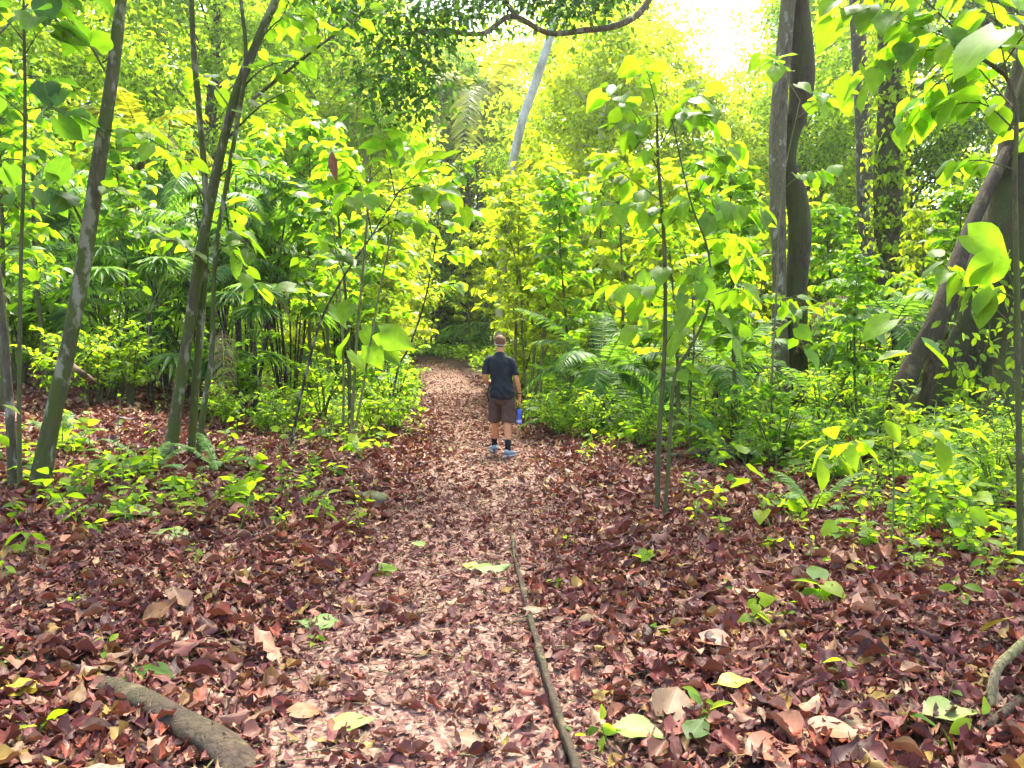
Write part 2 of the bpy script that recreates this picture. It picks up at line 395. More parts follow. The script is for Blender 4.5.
def leafy_branch(wood, leaf, p0, p1, r0=.008, n=10, size=.2, tpls=HEART, sag=.12, start=.25, petiole=.5, droop=.5, wmat=0, lmat=0, face=None, spread=.9):
    p0 = np.asarray(p0, float); p1 = np.asarray(p1, float)
    Ld = np.linalg.norm(p1 - p0)
    mid = (p0 + p1) / 2 + UP * sag * Ld + rng.normal(0, .04 * Ld, 3)
    C = resample([p0, mid, p1], 9)
    tube(wood, C, [r0, r0 * .35], 6, wmat)
    t = np.linspace(start, 1, n) + rng.normal(0, .02, n); t = np.clip(t, 0, 1)
    base = np.stack([np.interp(t, np.linspace(0, 1, 9), C[:, k]) for k in range(3)], 1)
    tan = norm(np.stack([np.interp(t, np.linspace(0, 1, 9), np.gradient(C[:, k])) for k in range(3)], 1))
    side = norm(np.cross(tan, UP)) * np.where(np.arange(n) % 2, 1, -1)[:, None]
    d = norm(side * spread + tan * .7 + jitter(n, .35) + UP * .15)
    sz = size * rng.uniform(.6, 1.15, n)
    pe = base + d * (sz * petiole)[:, None]
    if petiole > .15:
        for i in range(n): tube(wood, np.array([base[i], (base[i] + pe[i]) / 2 + UP * .01, pe[i]]), [r0 * .28 + .001, .0012], 4, wmat, cap=False)
    ld = norm(d * 1.0 - UP * droop * rng.uniform(.4, 1.6, n)[:, None] + jitter(n, .2))
    nr = UP[None] + jitter(n, .35) + d * .4
    if face is not None: nr = nr + np.asarray(face) * .8
    scatter(leaf, tpls, pe, ld, nr, sz, None, lmat)

# ------------------------------------------------------------------ light, world, camera
SUN_AZ, SUN_EL = R(14), R(60)
sd = Vector((math.sin(SUN_AZ) * math.cos(SUN_EL), math.cos(SUN_AZ) * math.cos(SUN_EL), math.sin(SUN_EL)))
sl = bpy.data.lights.new('sun', 'SUN'); sl.energy = 3.0; sl.angle = R(25); sl.color = (1, .95, .84)
so = bpy.data.objects.new('sun', sl); COL.objects.link(so); so.rotation_euler = sd.to_track_quat('Z', 'Y').to_euler(); so.location = (10, 40, 50)
w = bpy.data.worlds.new('World'); scene.world = w; w.use_nodes = True
wn = w.node_tree
sky = wn.nodes.new('ShaderNodeTexSky'); sky.sky_type = 'NISHITA'; sky.sun_disc = False
sky.sun_elevation = SUN_EL; sky.sun_rotation = SUN_AZ; sky.dust_density = 4.0; sky.air_density = 1.0; sky.ozone_density = 1.0
bg = wn.nodes['Background']; bg.inputs[1].default_value = .15; wn.links.new(sky.outputs[0], bg.inputs[0])
cam = bpy.data.cameras.new('camera'); cam.lens = 36 * F_PX / 1024; cam.sensor_width = 36; cam.clip_end = 1000; cam.clip_start = .05
co = bpy.data.objects.new('camera', cam); COL.objects.link(co); co.location = (0, 0, CAM_H); co.rotation_euler = (math.pi / 2 - PITCH, 0, 0)
scene.camera = co
scene.view_settings.view_transform = 'Standard'; scene.view_settings.look = 'None'; scene.view_settings.gamma = 1
scene.view_settings.exposure = 2.7
cy = scene.cycles
cy.max_bounces = 9; cy.diffuse_bounces = 7; cy.glossy_bounces = 2; cy.transmission_bounces = 4; cy.volume_bounces = 0
cy.use_adaptive_sampling = True; cy.adaptive_threshold = .03
cy.use_denoising = True; cy.denoiser = 'OPENIMAGEDENOISE'
cy.sample_clamp_indirect = 6

# ------------------------------------------------------------------ ground, path
def build_ground():
    ys = np.concatenate([np.arange(-12, 1, 1.), np.arange(1, 16, .12), np.arange(16, 50, .6), np.arange(50, 131, 5)])
    xs = np.concatenate([np.arange(-110, -16, 5.), np.arange(-16, -7, .6), np.arange(-7, 7, .14), np.arange(7, 16, .6), np.arange(16, 111, 5)])
    X, Y = np.meshgrid(xs, ys)
    Z = h(X, Y) + rng.normal(0, .006, X.shape)
    inpath = np.abs(X - xc(Y)) < pw(Y) + .1
    Z = np.where(inpath, Z - .03, Z)
    V = np.stack([X, Y, Z], -1).reshape(-1, 3); nx = len(xs)
    i = np.arange(len(ys) - 1)[:, None] * nx; j = np.arange(nx - 1)[None]
    Q = np.stack([i + j, i + j + 1, i + nx + j + 1, i + nx + j], -1).reshape(-1, 4)
    mb = MB(); mb.add(V, None, Q); o = mb.build('ground', M['soil']); o['kind'] = 'structure'
    ys = np.concatenate([np.arange(-4, 14, .08), np.arange(14, 51, .4)]); us = np.linspace(-1, 1, 23)
    U, Y = np.meshgrid(us, ys)
    edge = 1 + .10 * np.sin(Y * 2.1) + .07 * np.sin(Y * 5.3 + 1) * np.sign(U) + .05 * np.sin(Y * 11 + U)
    X = xc(Y) + U * (pw(Y) + .12) * edge
    Z = h(X, Y) + .006 - .05 * np.abs(U) ** 8 + rng.normal(0, .004, X.shape)
    V = np.stack([X, Y, Z], -1).reshape(-1, 3); nx = len(us)
    i = np.arange(len(ys) - 1)[:, None] * nx; j = np.arange(nx - 1)[None]
    Q = np.stack([i + j, i + j + 1, i + nx + j + 1, i + nx + j], -1).reshape(-1, 4)
    mb = MB(); mb.add(V, None, Q); o = mb.build('path', M['trail']); o['kind'] = 'structure'
build_ground()

def scatter_litter():
    mb = MB(); store = [mb]
    def field(n, x0, x1, y0, y1, smin, smax, tpls, keep, tiltmax=.25, lift=.05, width=1.0):
        x = rng.uniform(x0, x1, n); y = rng.uniform(y0, y1, n)
        k = keep(x, y) > rng.random(n); x, y = x[k], y[k]; n = len(x)
        a = rng.uniform(0, 2 * np.pi, n)
        d = np.stack([np.cos(a), np.sin(a), rng.normal(0, tiltmax * .5, n)], 1)
        nr = np.stack([rng.normal(0, tiltmax * .6, n), rng.normal(0, tiltmax * .6, n), np.ones(n)], 1)
        nr[rng.random(n) < .3] *= -1
        s = np.exp(rng.uniform(math.log(smin), math.log(smax), n))
        z = h(x, y) + rng.uniform(.0, lift, n) + .01
        p = np.stack([x, y, z], 1) - norm(d) * s[:, None] * .5
        p[:, 2] = np.maximum(p[:, 2], h(p[:, 0], p[:, 1]) + .004)
        clump = .5 + .25 * np.sin(x * 1.1 + 2 * np.sin(y * .7)) + .25 * np.sin(y * 1.7 + x)
        rnd = (rng.random(n) * .92 + .08 * clump)
        scatter(store[0], tpls, p, d, nr, s, rnd, 0, rng.uniform(.75, 1.25, n) * width)
    big = lambda x, y: off(x, y) * view(x, y) * (.5 + .5 * np.sin(1.3 * x + y) * np.sin(.8 * x - 1.1 * y))
    off = lambda x, y: smooth(-.30, .35, np.abs(x - xc(y)) - pw(y) * (1 + .12 * np.sin(2.1 * y + x)))
    onp = lambda x, y: 1 - smooth(.0, .3, np.abs(x - xc(y)) - pw(y))
    view = lambda x, y: (np.abs(x) < .72 * y + 1.6) * 1.0
    field(74000, -6.5, 6.5, 1.4, 7.5, .035, .135, DRY, lambda x, y: off(x, y) * view(x, y))
    field(5200, -6.5, 6.5, 1.6, 7.5, .12, .21, DRY, big, .22, .075)
    field(6500, -11, 11, 7.5, 15, .13, .23, DRY, big, .25, .075)
    field(72000, -11, 11, 7.5, 15, .05, .15, DRY_LO, lambda x, y: off(x, y) * view(x, y))
    field(26000, -22, 18, 15, 30, .1, .24, DRY_LO, lambda x, y: off(x, y) * view(x, y))
    o = mb.build('leaf_litter', M['litter']); o['kind'] = 'stuff'; mb = MB(); store[0] = mb
    # path: small broken scraps lying flat, a few whole leaves
    field(15000, -2.0, 1.4, 1.4, 9, .018, .055, DRY_LO, onp, .2, .012)
    field(3600, -2.0, 1.4, 1.4, 9, .045, .125, DRY, onp, .16, .02)
    store[0] = top = MB(); field(1900, -2.0, 1.4, 1.4, 9, .05, .14, DRY, onp, .12, .018); field(2500, -3.5, 1.4, 9, 22, .06, .14, DRY_LO, onp, .16, .02); field(2600, -12, 0, 22, 50, .07, .13, DRY_LO, onp, .2, .02); store[0] = mb
    o = top.build('trail_leaves', M['litter']); o['kind'] = 'stuff'
    field(20000, -3.5, 1.4, 9, 24, .025, .065, DRY_LO, onp, .2, .015)
    field(3500, -3.5, 1.4, 9, 24, .06, .12, DRY_LO, onp, .2, .02)
    field(26000, -14, 0, 23, 50, .04, .09, DRY_LO, onp, .15, .012)
    o = mb.build('trail_crumbs', M['crumbs']); o['kind'] = 'stuff'
    # fine scraps of pale leaf and twig mixed into the litter
    mb = MB()
    n = 1500; y = rng.uniform(1.6, 13, n); x = rng.uniform(-1, 1, n) * (.7 * y + 1.2)
    for i in range(n):
        a = rng.uniform(0, 6.28); L_ = rng.uniform(.05, .3)
        p = np.array([x[i], y[i], H(x[i], y[i]) + .03]); d = np.array([math.cos(a), math.sin(a), rng.normal(0, .12)])
        tube(mb, np.array([p - d * L_ / 2, p + rng.normal(0, .012, 3), p + d * L_ / 2]), [.004, .0015], 4, cap=False)
    o = mb.build('twig_litter', M['stem_pale']); o['kind'] = 'stuff'
scatter_litter()

# ------------------------------------------------------------------ small plants
def herb(kind, leaf, wood, o=(0, 0, 0), hgt=.3, size=.09, n=7, tpls=OVAL_LO):
    o = np.asarray(o, float)
    lean = rng.normal(0, .28, 2)
    top = o + np.array([lean[0] * hgt, lean[1] * hgt, hgt])
    tube(wood, resample([o - UP * .03, (o + top) / 2 + rng.normal(0, .02, 3) * hgt, top], 5), [.0035 + .006 * hgt, .0015], 4, cap=False)
    t = np.linspace(.35, 1, n); a = np.arange(n) * 2.4 + rng.uniform(0, 6)
    base = o + (top - o) * t[:, None]
    d = np.stack([np.cos(a), np.sin(a), rng.uniform(-.6, .6, n)], 1)
    s = size * rng.uniform(.7, 1.2, n)
    scatter(leaf, tpls, base + norm(d) * s[:, None] * .2, d, UP + d * .25 + jitter(n, .45), s)

def undergrowth_density(x, y):
    r = x - xc(y); l = -r
    d = np.zeros_like(x)
    d = np.maximum(d, smooth(9.5, 13, y) * smooth(1.0, 1.9, r) * .9)
    d = np.maximum(d, smooth(3.0, 4.6, r + .3 * (y - 8)) * smooth(4.6, 7, y) * smooth(1.0, 1.8, r))
    d = np.maximum(d, smooth(2.0, 3.4, r) * smooth(7.5, 10, y) * .35)
    d = np.maximum(d, smooth(10.5, 14, y) * smooth(.95, 1.7, l) * (1 - smooth(2.6, 4.2, l - .1 * (y - 10))) * .9)
    d = np.maximum(d, smooth(9.5, 12, y) * smooth(1.1, 2, l) * (1 - smooth(2.8, 4.5, l)) * .35)
    d = np.maximum(d, np.exp(-((x + 4.1) / 1.3) ** 2 - ((y - 7.6) / 1.1) ** 2) * .5)
    d = np.maximum(d, np.exp(-((x + 2.5) / .8) ** 2 - ((y - 7.4) / .9) ** 2) * .45)
    d = np.maximum(d, smooth(16, 20, y) * smooth(1.0, 1.8, np.abs(r)) * .8)
    d = np.maximum(d, .16 * smooth(1.3, 2.4, r) * smooth(4.2, 6, y))
    d = np.maximum(d, .75 * smooth(2.5, 3.4, x) * smooth(3.9, 5.0, y))
    d = np.maximum(d, .22 * smooth(1.2, 2.2, l) * smooth(5.5, 7, y) * (1 - smooth(8.5, 10, y)))
    d = np.maximum(d, .03 * smooth(.9, 1.6, np.abs(r)) * smooth(2.5, 5, y))
    return d * (.35 + .65 * smooth(-.4, .5, np.sin(1.7 * x + 1.2 * np.sin(.9 * y)) * np.sin(1.4 * y + .6 * x)))

def build_undergrowth():
    leaf, wood = MB(), MB()
    n = 17000
    y = 4 + 24 * rng.random(n) ** 1.0; x = rng.uniform(-1, 1, n) * (.72 * y + 1)
    k = undergrowth_density(x, y) > rng.random(n)
    x, y = x[k], y[k]
    for i in range(len(x)):
        r = abs(x[i] - xc(y[i]))
        hg = min(.7, .06 + rng.exponential(.09 if y[i] < 9 else .15)) * (1 + .5 * min(1, max(0, (r - 2) / 3))) * (1 + .02 * y[i])
        herb(0, leaf, wood, (x[i], y[i], H(x[i], y[i])), hg, min(.15, .045 + rng.exponential(.035)) * (1 + .02 * y[i]), int(rng.integers(5, 13)), (OVAL, OVAL, HEART_LO, OVAL)[rng.integers(0, 4)] if y[i] < 10 else (OVAL_LO, OVAL_LO, HEART_LO, KITE)[rng.integers(0, 4)])
    n = 5200; y = rng.uniform(24, 56, n); x = rng.uniform(-1, 1, n) * (.68 * y + 1)
    k = (np.abs(x - xc(y)) > 1.3); x, y = x[k], y[k]
    for i in range(len(x)):
        herb(0, leaf, wood, (x[i], y[i], H(x[i], y[i])), rng.uniform(.35, .8), rng.uniform(.18, .3), 9, KITE)
    mb = leaf; off = leaf.n
    mb.V += wood.V; mb.A += wood.A; mb.P4 += [q + off for q in wood.P4]; mb.m4 += [m + 1 for m in wood.m4]; mb.n += wood.n
    o = mb.build('undergrowth', [M['herb'], M['green_stem']]); o['kind'] = 'stuff'
build_undergrowth()

# ------------------------------------------------------------------ kinds of plants (each: list of (part name, mesh))
def shrub_kind(seed, hgt=1.6, spread=.8, n_stem=6, n_leaf=42, size=.12, tpls=OVAL_LO, mat='shrub', stem='stem', droop=.35):
    global rng
    keep = rng; rng = np.random.default_rng(seed)
    wood, leaf = MB(), MB()
    for i in range(n_stem):
        a = rng.uniform(0, 6.28); rr = spread * rng.uniform(.25, 1); hh = hgt * rng.uniform(.55, 1)
        b = np.array([rng.normal(0, .06), rng.normal(0, .06), -.05]); tip = np.array([math.cos(a) * rr, math.sin(a) * rr, hh])
        mid = b * .5 + tip * .5 + UP * .12 * hh
        C = resample([b, mid, tip], 8); tube(wood, C, [.014 * hgt / 1.6 + .004, .004], 6)
        for j in range(5):
            t = rng.uniform(.3, 1); p = C[int(t * 7)]
            aa = rng.uniform(0, 6.28); q = p + np.array([math.cos(aa), math.sin(aa), rng.uniform(.0, .7)]) * hgt * rng.uniform(.15, .32)
            leafy_branch(wood, leaf, p, q, .005, max(4, n_leaf // 5), size, tpls, .1, .1, .12, droop)
    rng = keep
    return [('stem', wood.mesh('stem', M[stem])), ('foliage', leaf.mesh('foliage', M[mat]))]

def frond(leaf, wood, p0, az, L_, rise, sag, n=26, ll=.35, lw=1.0, lmat=0, wmat=0, r=.012, tw=.0, twopiece=True):
    """pinnate leaf: arching midrib with leaflets along both sides"""
    u = np.array([math.cos(az), math.sin(az), 0])
    t = np.linspace(0, 1, 12)
    P = p0 + u * (L_ * (t * .92))[:, None] + UP * (rise * L_ * (t - .0) - sag * L_ * t ** 2.2)[:, None]
    tube(wood, P, [r, r * .25], 5, wmat, cap=False)
    tt = np.linspace(.16, .99, n)
    base = np.stack([np.interp(tt, t, P[:, k]) for k in range(3)], 1)
    tan = norm(np.stack([np.interp(tt, t, np.gradient(P[:, k])) for k in range(3)], 1))
    lat = norm(np.cross(tan, UP)); nrm = np.cross(lat, tan)
    for s in (-1, 1):
        prof = np.sin(np.pi * (tt * .86 + .1)) ** .6
        d = lat * s * .85 + tan * .55 + nrm * .12 - UP * .28 + rng.normal(0, .06, (n, 3))
        scatter(leaf, LANCE, base, d, nrm * .9 + jitter(n, .15), ll * prof * rng.uniform(.85, 1.1, n), None, lmat, np.full(n, lw))

def palm_kind(seed, n_frond=11, L_=1.7, trunk=.0, rise=(.5, 1.2), sag=(.5, 1.0), ll=.38, mat='palm', stem='green_stem', nleaf=26, dead=0, lw=1.0, tr=.05):
    global rng
    keep = rng; rng = np.random.default_rng(seed)
    wood, leaf, trunk_mb = MB(), MB(), MB()
    top = np.array([rng.normal(0, .05) * trunk, rng.normal(0, .05) * trunk, trunk])
    if trunk > .05: tube(trunk_mb, resample([(0, 0, -.1), top * .5 + rng.normal(0, .03, 3), top], 12), [tr * 1.2, tr], 9, 0, .06)
    else: tube(trunk_mb, np.array([(0, 0, -.06), (0, 0, .04), (0, 0, .1)]), [tr, tr * .7], 8, 0, .06)
    for i in range(n_frond):
        az = i * 2.39996 + rng.normal(0, .2)
        f = i / max(1, n_frond - 1)
        rs = rise[0] + (rise[1] - rise[0]) * f + rng.normal(0, .08)
        sg = sag[1] + (sag[0] - sag[1]) * f
        frond(leaf, wood, top.copy(), az, L_ * rng.uniform(.8, 1.1), rs, sg, nleaf, ll, lw)
    rng = keep
    off = leaf.n
    leaf.V += wood.V; leaf.A += wood.A; leaf.P4 += [q + off for q in wood.P4]; leaf.m4 += [m + 1 for m in wood.m4]
    return [('trunk', trunk_mb.mesh('trunk', M['bark_grey' if trunk > 3 else 'stem_dark' if trunk > .05 else 'stem'])), ('crown', leaf.mesh('crown', [M[mat], M[stem]]))]

def fan_kind(seed, n=8, L_=1.1, blade=.6, trunk=0., mat='palm', seg=26):
    global rng
    keep = rng; rng = np.random.default_rng(seed)
    wood, leaf, tm = MB(), MB(), MB()
    top = np.array([0, 0, max(trunk, .05)])
    tube(tm, resample([(0, 0, -.08), top * .5, top], 5), [.05, .035], 8, 0, .05)
    for i in range(n):
        az = i * 2.4 + rng.normal(0, .25); el = rng.uniform(.35, 1.25)
        u = np.array([math.cos(az) * math.cos(el), math.sin(az) * math.cos(el), math.sin(el)])
        tip = top + u * L_ * rng.uniform(.7, 1.1)
        tube(wood, resample([top, (top + tip) / 2 + UP * .04, tip], 6), [.009, .005], 5, cap=False)
        fwd = norm(u * .6 + np.array([math.cos(az), math.sin(az), -.55])); lat = norm(np.cross(fwd, UP)); nr = np.cross(lat, fwd)
        an = np.linspace(-2.1, 2.1, seg)
        d = np.cos(an)[:, None] * fwd + np.sin(an)[:, None] * lat - UP * .1 + nr * (.12 * np.where(np.arange(seg) % 2, 1, -1))[:, None]
        ln = blade * (.75 + .25 * np.cos(an)) * rng.uniform(.9, 1.05, seg)
        scatter(leaf, LANCE, np.repeat(tip[None], seg, 0), d, np.repeat(nr[None], seg, 0) + jitter(seg, .1), ln, None, 0, np.full(seg, .75))
    rng = keep
    off = leaf.n
    leaf.V += wood.V; leaf.A += wood.A; leaf.P4 += [q + off for q in wood.P4]; leaf.m4 += [m + 1 for m in wood.m4]
    return [('trunk', tm.mesh('trunk', M['stem_dark'])), ('crown', leaf.mesh('crown', [M[mat], M['green_stem']]))]

def stem_clump_kind(seed, n=14, hgt=4.5, spread=.8):
    """palm clump: many thin dark canes, feather leaves at their tops"""
    global rng
    keep = rng; rng = np.random.default_rng(seed)
    wood, leaf, tm = MB(), MB(), MB()
    for i in range(n):
        a = rng.uniform(0, 6.28); r0 = spread * .35 * rng.random(); r1 = spread * rng.uniform(.5, 1.5); hh = hgt * rng.uniform(.55, 1.)
        b = np.array([math.cos(a) * r0, math.sin(a) * r0, -.1]); t = np.array([math.cos(a) * r1, math.sin(a) * r1, hh])
        tube(tm, resample([b, (b + t) / 2 + rng.normal(0, .06, 3), t], 9), [.021, .015], 7, 0, .04)
        for j in range(4):
            frond(leaf, wood, t - UP * .12 * j, rng.uniform(0, 6.28), rng.uniform(.9, 1.5), rng.uniform(.1, .9), rng.uniform(.6, 1.1), 20, .34)
    rng = keep
    off = leaf.n
    leaf.V += wood.V; leaf.A += wood.A; leaf.P4 += [q + off for q in wood.P4]; leaf.m4 += [m + 1 for m in wood.m4]
    return [('trunk', tm.mesh('trunk', M['stem_dark'])), ('crown', leaf.mesh('crown', [M['palm'], M['green_stem']]))]

def sapling_kind(seed, hgt=5., n_branch=16, size=.2, per=9, tpls=HEART_LO, mat='broad', stem='stem', low=.3, reach=.9):
    global rng
    keep = rng; rng = np.random.default_rng(seed)
    wood, leaf = MB(), MB()
    lean = rng.normal(0, .06, 2) * hgt
    C = resample([(0, 0, -.15), (lean[0] * .3 + rng.normal(0, .08), lean[1] * .3, hgt * .4), (lean[0] * .8, lean[1] * .8 + rng.normal(0, .1), hgt * .75), (lean[0], lean[1], hgt)], 16)
    tube(wood, C, [.012 * hgt * .55 + .01, .006], 8, 0, .05)
    for i in range(n_branch):
        t = low + (1 - low) * (i + rng.random()) / n_branch
        p = C[min(15, int(t * 15))]
        a = i * 2.4 + rng.normal(0, .3); L_ = reach * (1.15 - .6 * t) * rng.uniform(.6, 1.2)
        q = p + np.array([math.cos(a) * L_, math.sin(a) * L_, L_ * rng.uniform(.1, .7)])
        leafy_branch(wood, leaf, p, q, .008, per, size, tpls, .12, .2, .35, .6)
    leafy_branch(wood, leaf, C[-3], C[-1] + UP * .3, .006, per, size, tpls, 0, .2, .35, .5)
    rng = keep
    return [('trunk', wood.mesh('trunk', M[stem])), ('crown', leaf.mesh('crown', M[mat]))]

def tree_kind(seed, hgt=17., cr=4., bottom=.3, n_clump=150, per=110, size=.2, mat='crown', bark='bark_grey', tr=.28, clump=.75, tpls=KITE, shape=1.0):
    global rng
    keep = rng; rng = np.random.default_rng(seed)
    wood, leaf = MB(), MB()
    top = np.array([rng.normal(0, .5), rng.normal(0, .5), hgt * .9])
    C = resample([(0, 0, -.3), (rng.normal(0, .3), rng.normal(0, .2), hgt * .3), (rng.normal(0, .4), rng.normal(0, .4), hgt * .6), top], 24)
    tube(wood, C, [tr * 1.35, tr, tr * .85, tr * .6, tr * .2], 12, 0, .07, seed=seed)
    for i in range(n_clump):
        f = rng.random()
        z = hgt * (bottom + (1 - bottom) * f)
        prof = cr * (.55 + .45 * math.sin(math.pi * min(1, f * .85 + .15))) * (1 - .45 * max(0, f - .7) / .3)
        a = rng.uniform(0, 6.28); r = prof * math.sqrt(rng.uniform(.05, 1)) * rng.uniform(.8, 1.15)
        ax = C[min(23, int(z / hgt * 24))]
        c = np.array([ax[0] + math.cos(a) * r, ax[1] + math.sin(a) * r, z])
        if i % 3 == 0:
            j = min(22, max(4, int((z - .35 * r) / hgt * 25)))
            tube(wood, resample([C[j], (C[j] + c) / 2 + UP * .1 * r + rng.normal(0, .12, 3), c], 7), [tr * .26 * (1 - f * .5), .012], 6, 0, .05, cap=False)
        n = int(per * rng.uniform(.5, 1.4)); cs = clump * rng.uniform(.6, 1.3)
        pos = c + rng.normal(0, 1, (n, 3)) * np.array([cs, cs, cs * .45]) * .6
        out = norm(pos - c + np.array([math.cos(a), math.sin(a), 0]) * .4)
        d = out + jitter(n, .6) - UP * .35
        scatter(leaf, tpls, pos, d, UP + jitter(n, .5), size * rng.uniform(.6, 1.25, n))
    rng = keep
    return [('trunk', wood.mesh('trunk', M[bark])), ('crown', leaf.mesh('crown', M[mat]))]

K = {}
K['shrub_green'] = [shrub_kind(101 + i, 1.5, .8, 7, 50, .13, OVAL_LO) for i in range(3)]
K['shrub_yellow'] = [shrub_kind(111 + i, 1.8, .9, 7, 50, .14, HEART_LO, 'yellow') for i in range(2)]
K['shrub_low'] = [shrub_kind(121 + i, .75, .6, 8, 40, .10, OVAL_LO, 'herb', 'green_stem') for i in range(3)]
K['shrub_big'] = [shrub_kind(131 + i, 2.8, 1.2, 9, 60, .20, HEART_LO, 'broad') for i in range(2)]
K['palm_low'] = [palm_kind(201 + i, 13, 1.7, 0., (.5, 1.5), (.5, .9)) for i in range(3)]
K['palm_mid'] = [palm_kind(211 + i, 13, 2.0, 1.3 + .5 * i, (.2, 1.2), (.5, 1.0), .42) for i in range(2)]
K['palm_tall'] = [palm_kind(221 + i, 16, 3.4, 7.5, (-.1, 1.1), (.6, 1.1), .75, 'palm_yellow', 'green_stem', 34, lw=1.1, tr=.11) for i in range(1)]
K['fan'] = [fan_kind(231 + i, 9, 1.2, .62, .3 + 1.2 * i) for i in range(2)]
K['clump'] = [stem_clump_kind(241 + i) for i in range(3)]
K['fern'] = [palm_kind(251 + i, 9, .75, 0., (.5, 1.3), (.5, .9), .13, 'fern', 'green_stem', 30, lw=1.5, tr=.02) for i in range(2)]
K['sap_green'] = [sapling_kind(301 + i, 5.2, 40, .21, 16) for i in range(3)]
K['sap_yellow'] = [sapling_kind(311 + i, 5.0, 42, .18, 17, mat='yellow', stem='stem_pale') for i in range(2)]
K['sap_dark'] = [sapling_kind(321 + i, 5.5, 38, .2, 15, OVAL_LO, 'broad_dark') for i in range(2)]
K['tree_a'] = [tree_kind(401 + i, 18, 4.2, .14, 300, 130, .22, 'crown') for i in range(2)]
K['tree_y'] = [tree_kind(411 + i, 13, 3.2, .12, 220, 120, .21, 'yellow', 'bark_pale', .16) for i in range(1)]
K['tree_d'] = [tree_kind(421 + i, 19, 4.4, .16, 300, 130, .23, 'crown_dark') for i in range(1)]

def put(kind, i, px, Y, sc, name, label, cat, rz=None, group=None, sink=0.0, tilt=(0, 0)):
    x = gx(px, Y)
    rz = random.uniform(0, 6.28) if rz is None else rz
    v = K[kind]
    return place(v[i % len(v)], name, label, cat, (x, Y, H(x, Y) - sink), rz, sc, group, tilt)

# far wood: one mass closing the view beyond the trees one can tell apart
def far_wood():
    mb, wood = MB(), MB()
    n = 1500
    for i in range(n):
        x = rng.uniform(-62, 62); y = rng.uniform(50, 62); top = 24 + 3 * math.sin(x * .3) + 2 * math.sin(x * .83)
        gap = math.exp(-((x - 14.0) / 3.2) ** 2)
        top = top * (1 - gap) + 15.0 * gap
        z = H(x, y) + rng.uniform(.5, top)
        m = 130; cs = 1.7
        pos = np.array([x, y, z]) + rng.normal(0, 1, (m, 3)) * np.array([cs, cs, cs * .6]) * .7
        scatter(mb, KITE, pos, jitter(m, .7) - UP * .3, UP + jitter(m, .5), .34 * rng.uniform(.6, 1.3, m))
    for i in range(900):
        x = rng.uniform(-42, 42); y = rng.uniform(53, 60); z = H(x, y) + rng.uniform(.1, 5); m = 90
        pos = np.array([x, y, z]) + rng.normal(0, 1, (m, 3)) * np.array([1.2, 1, .7])
        scatter(mb, KITE, pos, jitter(m, .7) - UP * .3, UP + jitter(m, .5), .32 * rng.uniform(.6, 1.3, m))
    for i in range(60):
        x = rng.uniform(-60, 60); y = rng.uniform(49, 60); z = H(x, y)
        tube(wood, resample([(x, y, z - .3), (x + rng.normal(0, .4), y, z + 8), (x + rng.normal(0, .8), y, z + 14)], 10), [.3, .15], 8, 0, .05)
    off = mb.n
    mb.V += wood.V; mb.A += wood.A; mb.P4 += [q + off for q in wood.P4]; mb.m4 += [m + 1 for m in wood.m4]
    mb.P3 += [q + off for q in wood.P3]; mb.m3 += [m + 1 for m in wood.m3]
    o = mb.build('distant_forest', [M['crown'], M['bark_grey']]); o['kind'] = 'stuff'
far_wood()

# ------------------------------------------------------------------ trees and saplings one by one
class Plant:
    """a plant grown for one place: stems follow real points (all given as photo column, row, metres away)"""
    def __init__(s, k=.72): s.k = k; s.wood = MB(); s.leaf = MB()
    def stem(s, pts, r, sides=10, lump=.1, n=28, base=True, seed=0):
        P = np.array([at(*p) for p in pts])
        if base:
            g = np.array([P[0][0], P[0][1], H(P[0][0], P[0][1]) - .12])
            P[0] = g
        C = resample(P, n); r = np.asarray(r) * s.k; tube(s.wood, C, r, sides, 0, lump, seed=seed); return C
    def branch(s, a, b, r0=.008, n=9, size=.22, tpls=HEART, **k):
        a = np.asarray(a, float) if len(a) == 3 and not isinstance(a, tuple) else at(*a)
        leafy_branch(s.wood, s.leaf, a, at(*b), r0, int(n * 1.7), size, tpls, **k)
    def leaves_at(s, pts, size, tpls=HEART, down=.7, lmat=0, stalk=True):
        """single leaves at (column, row, metres)"""
        for (px, py, Y, sc) in pts:
            p = at(px, py, Y); a = rng.uniform(0, 6.28)
            d = np.array([math.cos(a), math.sin(a) * .6, -down]) + rng.normal(0, .2, 3)
            scatter(s.leaf, tpls, [p], [d], [UP * .8 + np.array([0, -.5, 0]) + rng.normal(0, .3, 3)], [size * sc], None, lmat)
    def out(s, name, label, cat, bark, leafm, leafname='crown', stemname='trunk', group=None):
        V0 = np.concatenate(s.wood.V); b = V0[np.argmin(V0[:, 2])]
        o = np.array([b[0], b[1], H(b[0], b[1])])
        t = thing(name, label, cat, o, 0, group)
        for mb in (s.wood, s.leaf): mb.V = [v - o for v in mb.V]
        s.wood.build(stemname, M[bark], t)
        if s.leaf.n: s.leaf.build(leafname, M[leafm] if isinstance(leafm, str) else [M[x] for x in leafm], t)
        return t

def top_crown(p, C, size, mat_n=26, spread=1.3, n=14, up=1.2):
    for i in range(n):
        q = C[-1 - (i % 4)] + np.array([rng.normal(0, spread), rng.normal(0, spread), rng.uniform(-.2, up)])
        leafy_branch(p.wood, p.leaf, C[-1 - (i % 4)], q, .012, 11, size, HEART_LO, .1, .25, .4, .6)

